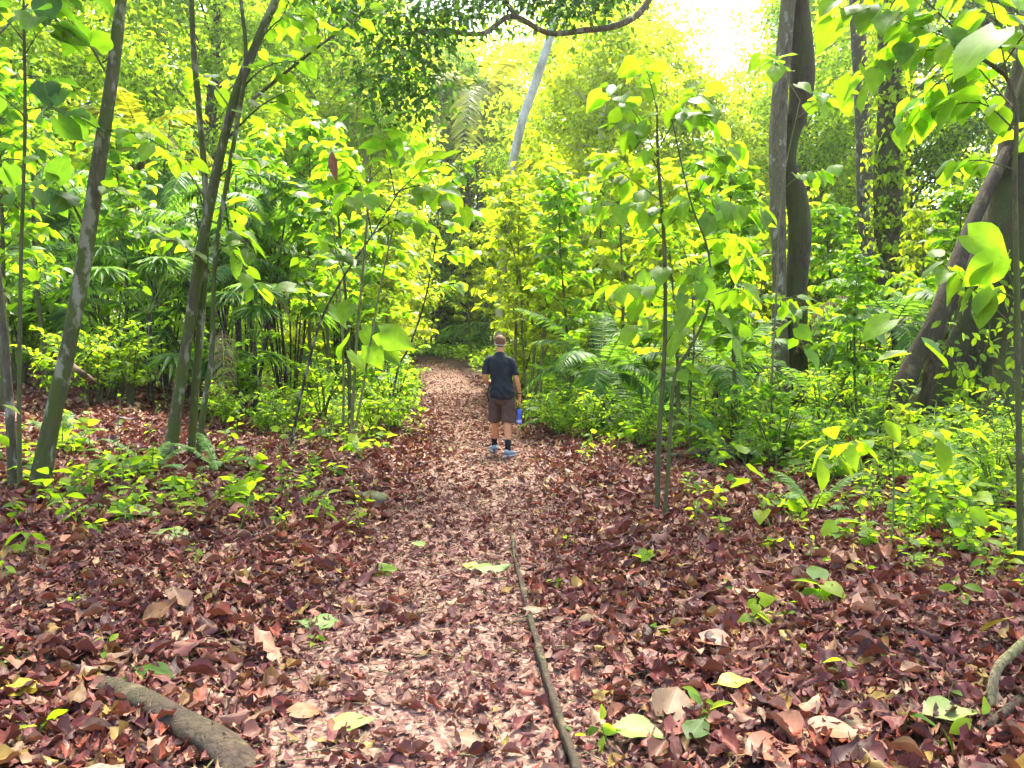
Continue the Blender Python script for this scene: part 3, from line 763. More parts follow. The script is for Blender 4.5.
# --- left: leaning mossy trunk
p = Plant()
C = p.stem([(36, 490, 7.30), (50, 430, 7.30), (68, 350, 7.30), (83, 270, 7.35), (96, 180, 7.40), (110, 90, 7.40), (121, 0, 7.45), (128, -80, 7.50), (150, -190, 7.60)], [.13, .105, .098, .09, .088, .082, .07, .06, .04], 14, .1, 44)
top_crown(p, C, .22, n=34, spread=1.9, up=2.6)  # unseen crown, enlarged so that it shades the near ground
p.branch((95, 190, 7.40), (130, 205, 7.20), .012, 5, .2)
p.branch((88, 235, 7.40), (30, 155, 7.20), .014, 4, .2)
p.branch((103, 130, 7.40), (185, 160, 7.00), .012, 8, .2)
p.branch((110, 80, 7.40), (60, 20, 7.30), .012, 7, .22)
p.out('leaning_tree', 'mossy lichen-spotted tree trunk leaning right, thickest of the stems at the left edge', 'tree', 'bark_moss', 'broad')
# --- left edge: pale short stem and thin sapling
p = Plant()
C = p.stem([(14, 492, 7.25), (9, 400, 7.25), (3, 320, 7.25), (-6, 240, 7.30), (-12, 120, 7.35), (-10, -60, 7.35)], [.062, .05, .045, .04, .03], 10, .08)
top_crown(p, C, .2, n=8, spread=.9)
p.out('grey_stemmed_tree', 'pale grey stem slanting out past the left edge, beside the leaning mossy trunk', 'tree', 'bark_grey', 'broad')
p = Plant()
C = p.stem([(20, 495, 7.15), (19, 400, 7.15), (21, 260, 7.15), (25, 130, 7.15), (24, 30, 7.15), (22, -60, 7.15)], [.03, .026, .022, .018, .01], 8, .06)
for a, b, n in (((22, 60), (50, 20), 5), ((23, 40), (-20, 10), 5), ((24, 110), (75, 120), 5), ((24, 115), (-25, 90), 5), ((22, 20), (70, -10), 6), ((21, 190), (65, 200), 4), ((20, 210), (-20, 190), 4), ((21, 160), (-15, 170), 4), ((23, 75), (60, 92), 3)):
    p.branch((*a, 7.15), (*b, 7.15 + rng.normal(0, .3)), .007, n, .27, start=.4)
p.out('sapling', 'thin straight sapling with big heart-shaped leaves at the upper left corner', 'sapling', 'stem', 'broad_dark')
# --- left: tree forking into several stems
p = Plant()
C = p.stem([(168, 458, 9.60), (178, 400, 9.60), (192, 310, 9.60), (203, 240, 9.60), (218, 165, 9.60), (236, 95, 9.60), (258, 40, 9.60), (282, -15, 9.60), (310, -90, 9.60)], [.13, .098, .09, .085, .08, .075, .065, .06, .04], 14, .1, 44, seed=2)
top_crown(p, C, .22, n=34, spread=1.9, up=2.6)  # out-of-view crown, spread wider to keep sun off the foreground
C2 = p.stem([(190, 455, 9.75), (196, 380, 9.75), (204, 280, 9.70), (206, 200, 9.70), (200, 120, 9.70), (193, 40, 9.70), (191, -20, 9.70), (188, -90, 9.70)], [.07, .062, .056, .05, .048, .04, .03], 12, .08, 40, seed=4)
top_crown(p, C2, .2, n=9)
C3 = p.stem([(196, 462, 9.40), (205, 400, 9.40), (212, 350, 9.45), (216, 250, 9.50), (236, 130, 9.50), (246, 60, 9.50), (240, -10, 9.50), (238, -70, 9.50)], [.05, .046, .04, .036, .034, .03, .02], 10, .08, 40, seed=5)
for a, b, n in (((225, 140), (290, 90), 7), ((215, 180), (262, 160), 7), ((210, 220), (250, 250), 6), ((200, 270), (160, 240), 6), ((206, 200), (150, 150), 6), ((205, 235), (255, 290), 7), ((240, 90), (300, 60), 7), ((232, 110), (180, 70), 6), ((255, 45), (310, 15), 8), ((210, 210), (245, 215), 6)):
    p.branch((*a, 9.6), (*b, 9.6 + rng.normal(0, .5)), .012, n, .22)
p.branch((252, 100, 9.60), (365, 12, 9.00), .022, 10, .22, sag=.02)
p.out('forked_tree', 'mottled tree of several stems splitting upward from one foot on the left leaf bank', 'tree', 'bark_moss', 'broad')
# --- saplings left of the path
p = Plant()
C = p.stem([(289, 456, 10.9), (300, 400, 10.9), (310, 358, 10.9), (322, 318, 10.8), (345, 275, 10.8), (372, 235, 10.7), (400, 190, 10.7)], [.03, .026, .022, .018, .012], 8, .06, seed=1)
for a, b, n in (((322, 318), (300, 290), 4), ((345, 275), (320, 240), 6), ((372, 235), (350, 200), 7), ((372, 235), (420, 225), 7), ((395, 195), (440, 165), 9), ((395, 195), (380, 130), 9), ((385, 210), (330, 175), 8), ((400, 190), (455, 205), 8)):
    p.branch((*a, 10.75), (*b, 10.7 + rng.normal(0, .4)), .009, n, .27)
p.out('sapling', 'dark crooked sapling bending toward the path with large drooping leaves', 'sapling', 'stem_dark', 'broad')
p = Plant()
p.stem([(343, 422, 12.2), (343, 350, 12.2), (338, 270, 12.2), (330, 200, 12.2)], [.028, .024, .02, .012], 8, .04)
C = p.stem([(350, 428, 12.0), (356, 350, 12.0), (362, 280, 12.0), (370, 180, 12.0), (372, 120, 12)], [.036, .03, .026, .012], 8, .04)
p.stem([(350, 430, 11.9), (366, 370, 11.9), (376, 310, 11.9), (388, 250, 11.9), (400, 200, 11.9)], [.026, .022, .02, .01], 8, .04)
p.leaves_at([(330, 312, 12, 1), (346, 338, 12, 1.2), (352, 352, 11.9, 1.3), (380, 332, 11.9, 1.5), (378, 362, 12, 1.1), (362, 330, 12.1, 1.1), (385, 350, 12.0, .9), (334, 380, 12, .9), (350, 305, 12, 1.0), (368, 345, 11.9, 1.2)], .36)
for a, b, n in (((368, 200), (330, 150), 8), ((370, 180), (420, 140), 8), ((396, 215), (440, 190), 8), ((335, 230), (300, 190), 7), ((372, 125), (400, 80), 8), ((362, 280), (330, 262), 5), ((388, 250), (420, 260), 6)):
    p.branch((*a, 12), (*b, 12 + rng.normal(0, .4)), .009, n, .27)
p.out('sapling', 'clump of three slender tan poles with glossy broad leaves left of the path', 'sapling', 'stem_pale', 'broad')
p = Plant()
C = p.stem([(386, 402, 15), (398, 370, 15), (410, 345, 15), (425, 300, 15), (436, 240, 15), (440, 190, 15)], [.03, .026, .02, .012], 8, .06)
for a, b, n in (((425, 300), (395, 280), 7), ((425, 300), (458, 285), 8), ((436, 240), (400, 215), 9), ((436, 240), (475, 215), 10), ((440, 200), (470, 160), 10), ((440, 200), (410, 165), 9), ((432, 260), (470, 255), 8)):
    p.branch((*a, 15), (*b, 15 + rng.normal(0, .5)), .009, n, .27)
p.out('sapling', 'dark thin sapling slanting over the left side of the path far ahead', 'sapling', 'stem_dark', 'broad')
# --- centre right: two thin stems with heart leaves
p = Plant()
C = p.stem([(657, 522, 7.25), (659, 440, 7.25), (665, 340, 7.25), (664, 240, 7.25), (658, 160, 7.25), (657, 105, 7.25)], [.036, .03, .026, .022, .01], 8, .06)
C2 = p.stem([(664, 518, 7.15), (670, 440, 7.15), (674, 378, 7.15), (688, 352, 7.1), (702, 325, 7.1), (710, 296, 7.1), (708, 250, 7.1), (690, 200, 7.1), (672, 120, 7.1)], [.026, .022, .018, .014, .008], 8, .06)
for a, b, n in (((658, 160), (610, 90), 6), ((658, 150), (700, 90), 6), ((660, 200), (600, 160), 7), ((664, 240), (590, 205), 6), ((663, 230), (720, 200), 7), ((664, 262), (632, 330), 5), ((700, 228), (760, 210), 7), ((704, 240), (745, 262), 6), ((692, 205), (730, 150), 7), ((657, 110), (640, 60), 6), ((672, 120), (710, 120), 6), ((710, 296), (750, 300), 4), ((664, 300), (620, 290), 5), ((708, 260), (690, 290), 5), ((664, 180), (630, 130), 6), ((700, 215), (650, 215), 6)):
    p.branch((*a, 7.2), (*b, 7.2 + rng.normal(0, .35)), .006, int(n * 1.35), .195, droop=.9)
p.leaves_at([(637, 288, 7.2, 1), (662, 268, 7.2, .9), (735, 340, 7.1, 1), (715, 315, 7.1, 1), (680, 330, 7.2, 1.1), (720, 352, 7.0, .9), (690, 310, 7.1, 1)], .27)
p.out('sapling', 'pair of thin stems with large heart-shaped leaves standing in litter right of the path', 'sapling', 'stem', 'broad')
p = Plant()
C = p.stem([(690, 462, 11.2), (690, 400, 11.2), (694, 340, 11.2), (690, 260, 11.2)], [.028, .022, .018, .01], 8, .06)
for a, b, n in (((692, 360), (735, 330), 7), ((693, 340), (655, 318), 7), ((691, 290), (730, 260), 8), ((690, 270), (660, 230), 8), ((690, 400), (676, 370), 5)):
    p.branch((*a, 11.2), (*b, 11.2 + rng.normal(0, .3)), .008, n, .3)
p.out('sapling', 'short broad-leaved sapling behind the pair of thin stems on the right', 'sapling', 'stem', 'broad')
# --- right: near stem at the right edge with overhanging leaves
p = Plant()
C = p.stem([(1021, 592, 5.2), (1019, 450, 5.2), (1017, 300, 5.2), (1015, 180, 5.2), (1016, 110, 5.2), (1005, 75, 5.2), (985, 60, 5.1)], [.03, .026, .022, .018, .012], 8, .05)
for a, b, n in (((1015, 110), (960, 40), 6), ((1015, 130), (930, 110), 7), ((1016, 170), (950, 165), 5), ((1010, 80), (900, 20), 8), ((1000, 70), (1060, 10), 6), ((985, 60), (860, 75), 8), ((985, 60), (840, 10), 9), ((1015, 150), (1060, 130), 5), ((985, 60), (900, 130), 8), ((1010, 90), (980, -30), 7), ((985, 60), (930, -40), 8), ((985, 60), (820, -40), 9), ((1017, 300), (985, 290), 4), ((1018, 330), (940, 262), 5)):
    p.branch((*a, 5.2), (*b, 5.2 + rng.normal(0, .35)), .007, int(n * 1.35), .19, droop=.9)
p.leaves_at([(996, 30, 4.6, 1.3), (968, 235, 5.4, 1.1), (1000, 258, 5.2, 1), (925, 345, 6, 1), (890, 320, 6.2, 1), (870, 330, 6.3, .9), (905, 355, 6, .8)], .27)
p.out('sapling', 'straight dark stem at the right edge with big leaves hanging over the upper right', 'sapling', 'stem', 'broad')
p = Plant()
C = p.stem([(885, 600, 5.6), (893, 520, 5.6), (893, 450, 5.6), (890, 410, 5.6)], [.012, .01, .007], 7, .03)
p.leaves_at([(885, 420, 5.6, .8), (905, 425, 5.6, .8), (872, 440, 5.5, .7), (940, 440, 5.6, 1), (955, 450, 5.5, .9), (838, 455, 5.5, 1), (855, 440, 5.5, .9), (820, 460, 5.5, .9)], .24, OVAL)
p.branch((892, 450, 5.6), (945, 430, 5.6), .005, 5, .2, OVAL); p.branch((892, 455, 5.6), (830, 445, 5.5), .005, 5, .2, OVAL)
p.out('sapling', 'knee-high thin stem with drooping oval leaves in the litter at lower right', 'sapling', 'green_stem', 'shrub', 'foliage', 'stem')
p = Plant()
C = p.stem([(770, 430, 10), (772, 380, 10), (776, 300, 10), (782, 190, 10), (800, 100, 10)], [.02, .018, .015, .008], 7, .04)
for a, b, n in (((776, 300), (805, 310), 5), ((778, 260), (750, 240), 6), ((782, 190), (830, 170), 6), ((776, 290), (800, 345), 5), ((795, 120), (840, 95), 7), ((800, 100), (770, 60), 6), ((773, 350), (740, 340), 6)):
    p.branch((*a, 10), (*b, 10 + rng.normal(0, .3)), .007, n, .24)
p.out('sapling', 'slim bright-leaved sapling in front of the grey double trunk', 'sapling', 'stem_pale', 'broad')

# --- right: grey double trunk with the long bough over the path
p = Plant(1.0)
p.stem([(782, 402, 15), (780, 340, 15), (779, 260, 15), (777, 180, 15), (779, 110, 15), (785, 40, 15), (792, -40, 15), (800, -160, 15), (806, -260, 15)], [.23, .15, .125, .145, .155, .14, .13, .11, .08], 16, .1, 44, seed=3)
wood1 = p.wood; p.wood = MB()
C2 = p.stem([(794, 404, 15.2), (793, 350, 15.2), (796, 290, 15.2), (800, 235, 15.2), (797, 200, 15.2), (788, 165, 15.2), (790, 138, 15.2), (799, 105, 15.2), (802, 65, 15.2), (797, 0, 15.2), (790, -60, 15.2), (770, -150, 15.3), (760, -260, 15.4)], [.32, .24, .22, .21, .20, .16, .16, .21, .22, .2, .18, .14, .09], 16, .1, 56, seed=8)
wood2 = p.wood; p.wood = wood1
C = resample([at(800, -160, 15.1), at(742, -135, 14.2), at(678, -60, 13.2), at(646, 5, 12.7), at(618, 25, 12.4), at(585, 30, 12.2), at(548, 33, 12), at(512, 16, 11.8), at(482, 34, 11.6), at(440, 30, 11.4), at(402, 34, 11.2)], 44)
tube(p.wood, C, [.10, .075, .06, .05, .046, .044, .04, .035, .028, .02], 9, 0, .1)
tube(p.wood, resample([at(520, 20, 11.9), at(508, 5, 11.9), at(500, -20, 11.8), at(470, -50, 11.7)], 12), [.04, .02], 8, 0, .08)
def sprays(p, ctrs, n, cs, size, tpls=KITE):
    for c in ctrs:
        c = at(*c); pos = c + rng.normal(0, 1, (n, 3)) * np.array([cs, cs, cs * .5]); d = norm(pos - c + jitter(n, .4)) - UP * .3
        scatter(p.leaf, tpls, pos, d, UP + jitter(n, .4), size * rng.uniform(.6, 1.2, n))
sprays(p, [(400, 5, 11.2), (430, 40, 11.2), (390, 45, 11.2), (450, 15, 11.4), (415, 75, 11.2), (470, -10, 11.5), (500, 0, 11.8), (545, 0, 12), (570, 8, 12.1), (595, 2, 12.2), (610, -15, 12.4), (360, 15, 11.0), (335, 0, 11.0), (440, -30, 11.4), (520, -20, 11.9), (405, 110, 11.0), (376, 85, 11.0), (560, -30, 12.1)], 300, .32, .12)
for i in range(26):
    q = (C2[-1] if i % 2 else C2[-6]) + np.array([rng.normal(0, 2.0), rng.normal(0, 1.6), rng.uniform(-.3, 2.5)])
    tube(p.wood, resample([C2[-2], (C2[-2] + q) / 2 + UP * .2, q], 5), [.05, .012], 6, cap=False)
    pos = q + rng.normal(0, 1, (130, 3)) * np.array([.6, .6, .3]); scatter(p.leaf, KITE, pos, norm(pos - q + jitter(130, .4)) - UP * .3, UP + jitter(130, .4), .14 * rng.uniform(.6, 1.2, 130))
for i in range(46):  # unseen leaf clumps added high over the path to shade the foreground
    q = np.array([rng.uniform(-3.5, 6.5), rng.uniform(7.5, 15), rng.uniform(8.8, 13)]); s0 = C2[-3 - i % 4]
    if i % 2: tube(p.wood, resample([s0, (s0 + q) / 2 + UP * .5, q], 8), [.05, .012], 6, cap=False)
    pos = q + rng.normal(0, 1, (150, 3)) * np.array([.8, .8, .3]); scatter(p.leaf, KITE, pos, norm(pos - q + jitter(150, .4)) - UP * .3, UP + jitter(150, .4), .16 * rng.uniform(.6, 1.2, 150))
t = p.out('double_trunked_tree', 'grey tree of two fused wavy trunks under the sky gap, long bough over the path', 'tree', 'bark_tan', 'crown_dark')
wood2.V = [v - np.array(t.location) for v in wood2.V]; wood2.build('trunk', M['bark_brown'], t)

# --- right edge: huge buttressed trunk
def buttress_tree():
    b = ground(1012, 452); Y = 12.2; b = np.array([gx(1016, Y), Y, H(gx(1016, Y), Y)])
    t = thing('buttressed_tree', 'massive dark brown buttressed trunk leaning at the right edge', 'tree', b)
    mb = MB(); zs = np.concatenate([np.linspace(-.3, 3, 30), np.linspace(3.2, 12, 30)]); sides = 72
    a = np.linspace(0, 2 * np.pi, sides, endpoint=False); V = []
    for z in zs:
        f = math.exp(-max(z, 0) / 1.35)
        fins = sum(wt * np.exp(-((np.angle(np.exp(1j * (a - c)))) / wd) ** 2) for c, wd, wt in ((3.3, .24, 1.35), (4.05, .24, 1.0), (5.0, .2, 1.0), (.2, .2, 1.2), (1.4, .2, 1.), (2.3, .22, 1.1)))
        rad = .74 * (1 - .025 * z) + .25 * f + fins * 1.0 * f + .035 * np.sin(5 * a + z * 1.3) + .03 * np.sin(9 * a - z * 2) + .02 * np.sin(3 * z)
        cx = .07 * z + .012 * z * z * .5
        V.append(np.stack([cx + np.cos(a) * rad, np.sin(a) * rad * .9, np.full(sides, z)], 1))
    n = len(zs); ii = np.arange(n - 1)[:, None] * sides; jj = np.arange(sides)[None]; j2 = (jj + 1) % sides
    mb.add(np.concatenate(V), None, np.stack([ii + jj, ii + j2, ii + sides + j2, ii + sides + jj], -1).reshape(-1, 4))
    mb.build('trunk', M['bark_brown'], t)
    for pts, r in (([(1008, 150, 12.1), (985, 195, 11.8), (962, 250, 11.5), (938, 315, 11.1), (915, 360, 11.0), (900, 392, 10.9), (890, 420, 10.9)], [.09, .10, .12, .14, .15]),
                   ([(985, 235, 12.0), (958, 285, 11.7), (940, 330, 11.5), (930, 370, 11.4), (922, 420, 11.3)], [.08, .08, .09])):
        m = MB(); P = resample([at(*q) for q in pts], 22); tube(m, P - b, r, 10, 0, .12); m.build('root', M['root'], t)
    lf, wd = MB(), MB()
    for i in range(40):
        an = rng.uniform(0, 6.28); zz = rng.uniform(8, 13); s = np.array([.07 * zz + .006 * zz * zz, 0, zz]); q = s + np.array([math.cos(an) * rng.uniform(1, 3.2), math.sin(an) * rng.uniform(1, 3), rng.uniform(-.2, 1.5)])
        tube(wd, resample([s, (s + q) / 2 + UP * .2, q], 5), [.06, .012], 6, cap=False)
        pos = q + rng.normal(0, 1, (150, 3)) * np.array([.7, .7, .35]); scatter(lf, KITE, pos, norm(pos - q + jitter(150, .4)) - UP * .3, UP + jitter(150, .4), .17 * rng.uniform(.6, 1.2, 150))
    wd.build('limb', M['bark_brown'], t); lf.build('crown', M['crown_dark'], t)
    return b
bb = buttress_tree()
# creeper on the buttressed trunk: small climbing leaves
lf = MB(); wd = MB()
for pts in ([(985, 440), (975, 380), (990, 330), (970, 290)], [(960, 430), (965, 380), (945, 340)], [(1010, 430), (1005, 360), (1015, 300), (1000, 250)]):
    P = resample([at(*q, 10.7) for q in pts], 18); P[0][2] = H(P[0][0], P[0][1]); tube(wd, P, [.012, .006], 6)
    for c in P[2:]:
        n = 4; scatter(lf, OVAL_LO, c + jitter(n, .1), jitter(n, .6) + np.array([0, -.5, -.3]), np.array([0, -.7, .7]) + jitter(n, .3), .14 * rng.uniform(.7, 1.2, n))
o = np.array(wd.V[0][0]); t = thing('creeper', 'small-leaved green creeper growing up the dark buttressed trunk', 'creeper', o)
for m_ in (lf, wd): m_.V = [v - o for v in m_.V]
wd.build('stem', M['stem'], t); lf.build('foliage', M['shrub'], t)

# --- background trunks
p = Plant(1.0)
C = p.stem([(872, 372, 24), (870, 280, 24), (866, 200, 24), (862, 100, 24), (856, 0, 24), (852, -120, 24), (850, -220, 24)], [.34, .26, .24, .22, .2, .18], 12, .08)
for i in range(24):
    q = C[-1 - i % 5] + rng.normal(0, 1, 3) * np.array([2.4, 2, 1.2]); pos = q + rng.normal(0, 1, (120, 3)) * np.array([.8, .8, .4]); tube(p.wood, resample([C[-4], (C[-4] + q) / 2 + UP * .3, q], 5), [.06, .015], 6, cap=False)
    scatter(p.leaf, KITE, pos, jitter(120, .7) - UP * .3, UP + jitter(120, .4), .2 * rng.uniform(.6, 1.2, 120))
p.out('tall_tree', 'tall straight grey-brown trunk between the double trunk and the vine-hung tree', 'tree', 'bark_grey', 'crown')
p = Plant(1.0)
C = p.stem([(893, 380, 22), (890, 280, 22), (888, 180, 22), (890, 90, 22), (888, 0, 22), (884, -120, 22), (882, -250, 22)], [.46, .36, .34, .32, .28, .2], 14, .14)
for i in range(900):
    k = rng.integers(2, 27); c = C[k]; a = rng.uniform(0, 6.28)
    scatter(p.leaf, KITE, c + np.array([math.cos(a) * .42, math.sin(a) * .42, 0]) + jitter(5, .12), jitter(5, .5) - UP * .6, np.array([math.cos(a), math.sin(a), .4]) + jitter(5, .3), .19 * rng.uniform(.6, 1.2, 5))
for i in range(20):
    q = C[-1 - i % 5] + rng.normal(0, 1, 3) * np.array([2.2, 2, 1.2]); pos = q + rng.normal(0, 1, (120, 3)) * np.array([.8, .8, .4]); tube(p.wood, resample([C[-4], (C[-4] + q) / 2 + UP * .3, q], 5), [.06, .015], 6, cap=False)
    scatter(p.leaf, KITE, pos, jitter(120, .7) - UP * .3, UP + jitter(120, .4), .2 * rng.uniform(.6, 1.2, 120))
p.out('vine_covered_tree', 'thick trunk hung all over with leafy vines, right of the grey double trunk', 'tree', 'bark_brown', 'crown')
# pale leaning palm trunk at the top centre
def pale_palm():
    Y = 24; b = np.array([gx(500, Y), Y, H(gx(500, Y), Y)])
    t = thing('pale_trunked_palm', 'palm with pale smooth trunk leaning right behind the yellow leaves at top centre', 'palm', b)
    P = [b - UP * .2] + [at(*q) for q in ((501, 280, Y), (505, 210, Y), (520, 130, Y), (538, 75, Y), (552, 30, Y), (566, -30, Y), (575, -90, Y))]
    mb, lf, wd = MB(), MB(), MB(); C = resample(P, 40); tube(mb, C - b, [.16, .135, .13, .13, .12, .1], 12, 0, .03); mb.build('trunk', M['bark_pale'], t)
    for i in range(9):
        frond(lf, wd, C[-1] - b, i * 2.4, rng.uniform(2.8, 3.6), rng.uniform(0, 1.1), rng.uniform(.6, 1.1), 34, .7, 1.1, 0, 1)
    off = lf.n; lf.V += wd.V; lf.A += wd.A; lf.P4 += [q + off for q in wd.P4]; lf.m4 += [1 for m in wd.m4]
    lf.m4 = lf.m4[:len(lf.P4)]
    lf.m4 = [m if isinstance(m, np.ndarray) else np.full(len(q), 1) for m, q in zip(lf.m4, lf.P4)]
    lf.build('crown', [M['palm'], M['green_stem']], t)
pale_palm()
# yellow tree with tangled pale stems beside the man
p = Plant()
for k, pts in enumerate(([(528, 378, 19), (535, 340, 19), (528, 300, 19), (545, 260, 19), (560, 210, 19)], [(530, 378, 19), (545, 335, 19), (540, 310, 19), (556, 282, 19), (585, 240, 19)], [(532, 378, 19.1), (548, 345, 19.1), (575, 330, 19.1), (560, 300, 19.1)], [(527, 378, 19), (522, 330, 19), (520, 280, 19), (505, 220, 19)])):
    C = p.stem(pts, [.05, .04, .035, .02], 8, .1, seed=k)
    for i in range(9):
        a = C[int(rng.uniform(.5, 1) * 27)]; q = a + np.array([rng.normal(0, .8), rng.normal(0, .6), rng.uniform(.0, 1.1)])
        leafy_branch(p.wood, p.leaf, a, q, .01, 13, .2, HEART_LO, .1, .15, .3, .6)
p.out('yellow_leaved_tree', 'small tree with sunlit yellow leaves and tangled pale stems beyond the walking man', 'tree', 'stem_pale', 'yellow')

# ------------------------------------------------------------------ placed plants
T_ = [
 # tall trees: kind, variant, px, Y, scale, label
 ('tree_a', 0, 60, 27, 1.0, 'tall_tree', 'tall bright green tree behind the leaning mossy trunk'),
 ('tree_a', 0, 215, 30, 1.0, 'tall_tree', 'tall bright tree behind the forked stems on the left'),
 ('tree_a', 1, 345, 33, .95, 'tall_tree', 'tall green tree rising behind the crooked sapling left of the path'),
 ('tree_y', 0, 372, 31, .95, 'yellow_tree', 'yellow-green tree standing left of the bend of the path'),
 ('tree_y', 0, 600, 29, 1.0, 'yellow_tree', 'yellow-leaved tree under the end of the long bough'),
 ('tree_a', 0, 575, 41, 1.0, 'tall_tree', 'tall tree far beyond the man behind the pale palm trunk'),
 ('tree_a', 1, 905, 33, .95, 'tall_tree', 'tall green tree behind the vine-hung trunk'),
 ('tree_d', 0, 1010, 30, .9, 'tall_tree', 'tall dark tree behind the buttressed trunk'),
 ('tree_a', 1, 150, 38, 1.05, 'tall_tree', 'tall pale green tree far back between the leaning and the forked tree'),
 ('tree_a', 0, 270, 42, 1.05, 'tall_tree', 'farthest tall tree on the left, seen through the fork of stems'),
 ('tree_a', 0, 446, 52, 1.15, 'tall_tree', 'tall tree straight beyond the bend of the path'),
 ('tree_y', 0, 480, 53, 1.35, 'yellow_tree', 'yellow-green tree beyond the bend of the path, left of the pale palm trunk'),
 ('tree_a', 1, 368, 41, 1.0, 'tall_tree', 'tall tree on the inner side of the bend of the path'),
 ('tree_a', 0, 812, 37, 1.0, 'tall_tree', 'tall bright tree seen just right of the double trunk'),
 ('tree_y', 0, 630, 33, 1.12, 'yellow_tree', 'yellow-green tree left below the white sky gap'),
 ('tree_a', 1, 770, 39, .66, 'tall_tree', 'shorter green tree behind the left side of the double trunk'),
 ('tree_y', 0, 700, 34, .9, 'yellow_tree', 'low yellow-green tree straight below the white sky gap'),
 ('tree_y', 0, 835, 38, .8, 'yellow_tree', 'yellow-green tree seen past the right side of the double trunk'),
 ('tree_a', 1, -30, 22, .9, 'tall_tree', 'tall leafy tree at the left edge behind the pale grey stem'),
 ('palm_tall', 0, 486, 49, 2.05, 'tall_palm', 'tall palm with long yellow feather fronds at top centre'),
 ('palm_tall', 0, 566, 36, 1.1, 'tall_palm', 'yellowish feather palm behind the leaning pale trunk'),
 ('palm_tall', 0, 140, 24, .85, 'tall_palm', 'tall palm with arching fronds between the leaning and the forked tree'),
]
for k, i, px, Y, sc, nm, lb in T_: put(k, i, px, Y, sc, nm, lb, 'palm' if 'palm' in nm else 'tree')

S_ = [
 ('sap_green', 0, 120, 15, 1.0, 'sapling', 'leafy green sapling on the bank between the leaning and the forked tree'),
 ('sap_dark', 0, 50, 14, 1.0, 'sapling', 'dark-leaved sapling behind the leaning mossy trunk'),
 ('sap_green', 1, 255, 18, 1.1, 'sapling', 'broad-leaved sapling behind the forked tree'),
 ('sap_green', 2, 310, 16, 1.1, 'sapling', 'tall broad-leaved sapling above the crooked dark stem'),
 ('sap_yellow', 0, 385, 21, 1.1, 'sapling', 'bright yellow-green sapling over the far left side of the path'),
 ('sap_yellow', 1, 500, 40, 1.4, 'sapling', 'yellow sapling in the far gap above the end of the path'),
 ('sap_yellow', 0, 560, 22, 1.25, 'sapling', 'tall yellow-leaved sapling behind the tangled pale stems'),
 ('sap_yellow', 1, 620, 18, 1.15, 'sapling', 'yellow-green sapling behind the clump palm right of the man'),
 ('sap_green', 0, 715, 16, 1.0, 'sapling', 'green sapling left of the grey double trunk'),
 ('sap_yellow', 0, 755, 20, .95, 'sapling', 'sunlit yellow sapling against the foot of the double trunk'),
 ('sap_green', 1, 828, 18, .85, 'sapling', 'green sapling right of the double trunk'),
 ('sap_yellow', 1, 928, 18, .85, 'sapling', 'bright yellow sapling right of the vine-hung tree'),
 ('sap_green', 2, 948, 15, .8, 'sapling', 'broad-leaved sapling left of the buttressed trunk'),
 ('sap_green', 1, 385, 24, 1.05, 'sapling', 'green sapling at the left edge of the far path'),
 ('sap_green', 0, 655, 25, 1.2, 'sapling', 'tall pale sapling behind the pair of thin stems'),
 ('sap_yellow', 1, 790, 27, 1.2, 'sapling', 'bright sapling far behind the double trunk'),
 ('sap_dark', 0, 170, 20, 1.15, 'sapling', 'dark sapling among the palm canes on the left'),
 ('sap_green', 2, 0, 11.5, .95, 'sapling', 'green sapling at the left edge behind the pale grey stem'),
 ('sap_yellow', 0, 220, 25, 1.25, 'sapling', 'sunlit yellow sapling behind the palm canes on the left'),
 ('sap_yellow', 1, 90, 20, 1.2, 'sapling', 'bright yellow sapling in the wood behind the leaning trunk'),
 ('sap_green', 2, 480, 52, 1.7, 'sapling', 'green sapling beyond the bend of the path behind the arching palm'),
 ('sap_yellow', 1, 430, 52, 1.7, 'sapling', 'yellow sapling standing behind the bend of the path'),
 ('sap_green', 1, 350, 14, .95, 'sapling', 'broad-leaved sapling behind the three tan poles'),
 ('sap_yellow', 1, 330, 20, 1.1, 'sapling', 'yellow-green sapling in the thicket behind the crooked dark stem'),
 ('sap_green', 0, 575, 15.5, .9, 'sapling', 'green sapling rising behind the dark feather palm'),
 ('sap_yellow', 0, 680, 13, .85, 'sapling', 'bright sapling close behind the pair of thin stems'),
 ('sap_green', 2, 740, 11.5, .75, 'sapling', 'young broad-leaved sapling in the undergrowth before the double trunk'),
 ('sap_green', 0, 862, 10.5, .5, 'sapling', 'young broad-leaved sapling in front of the vine-hung tree'),
 ('sap_yellow', 0, 514, 19, 1.0, 'sapling', 'taller yellow sapling at the verge above the head of the man'),
 ('sap_yellow', 1, 500, 23.2, 1.25, 'sapling', 'yellow sapling screening the foot of the pale leaning palm'),
 ('sap_yellow', 0, 540, 18, .85, 'sapling', 'small yellow sapling over the right verge just beyond the man'),
 ('sap_yellow', 1, 472, 37, 1.2, 'sapling', 'yellow sapling right of the bend of the path'),
 ('sap_green', 1, 600, 20, 1.05, 'sapling', 'green sapling behind the tangled pale stems on the right'),
 ('sap_yellow', 0, 528, 37, 1.3, 'sapling', 'yellow sapling farthest along the line of the walking man'),
]
for k, i, px, Y, sc, nm, lb in S_: put(k, i, px, Y, sc, nm, lb, 'sapling')

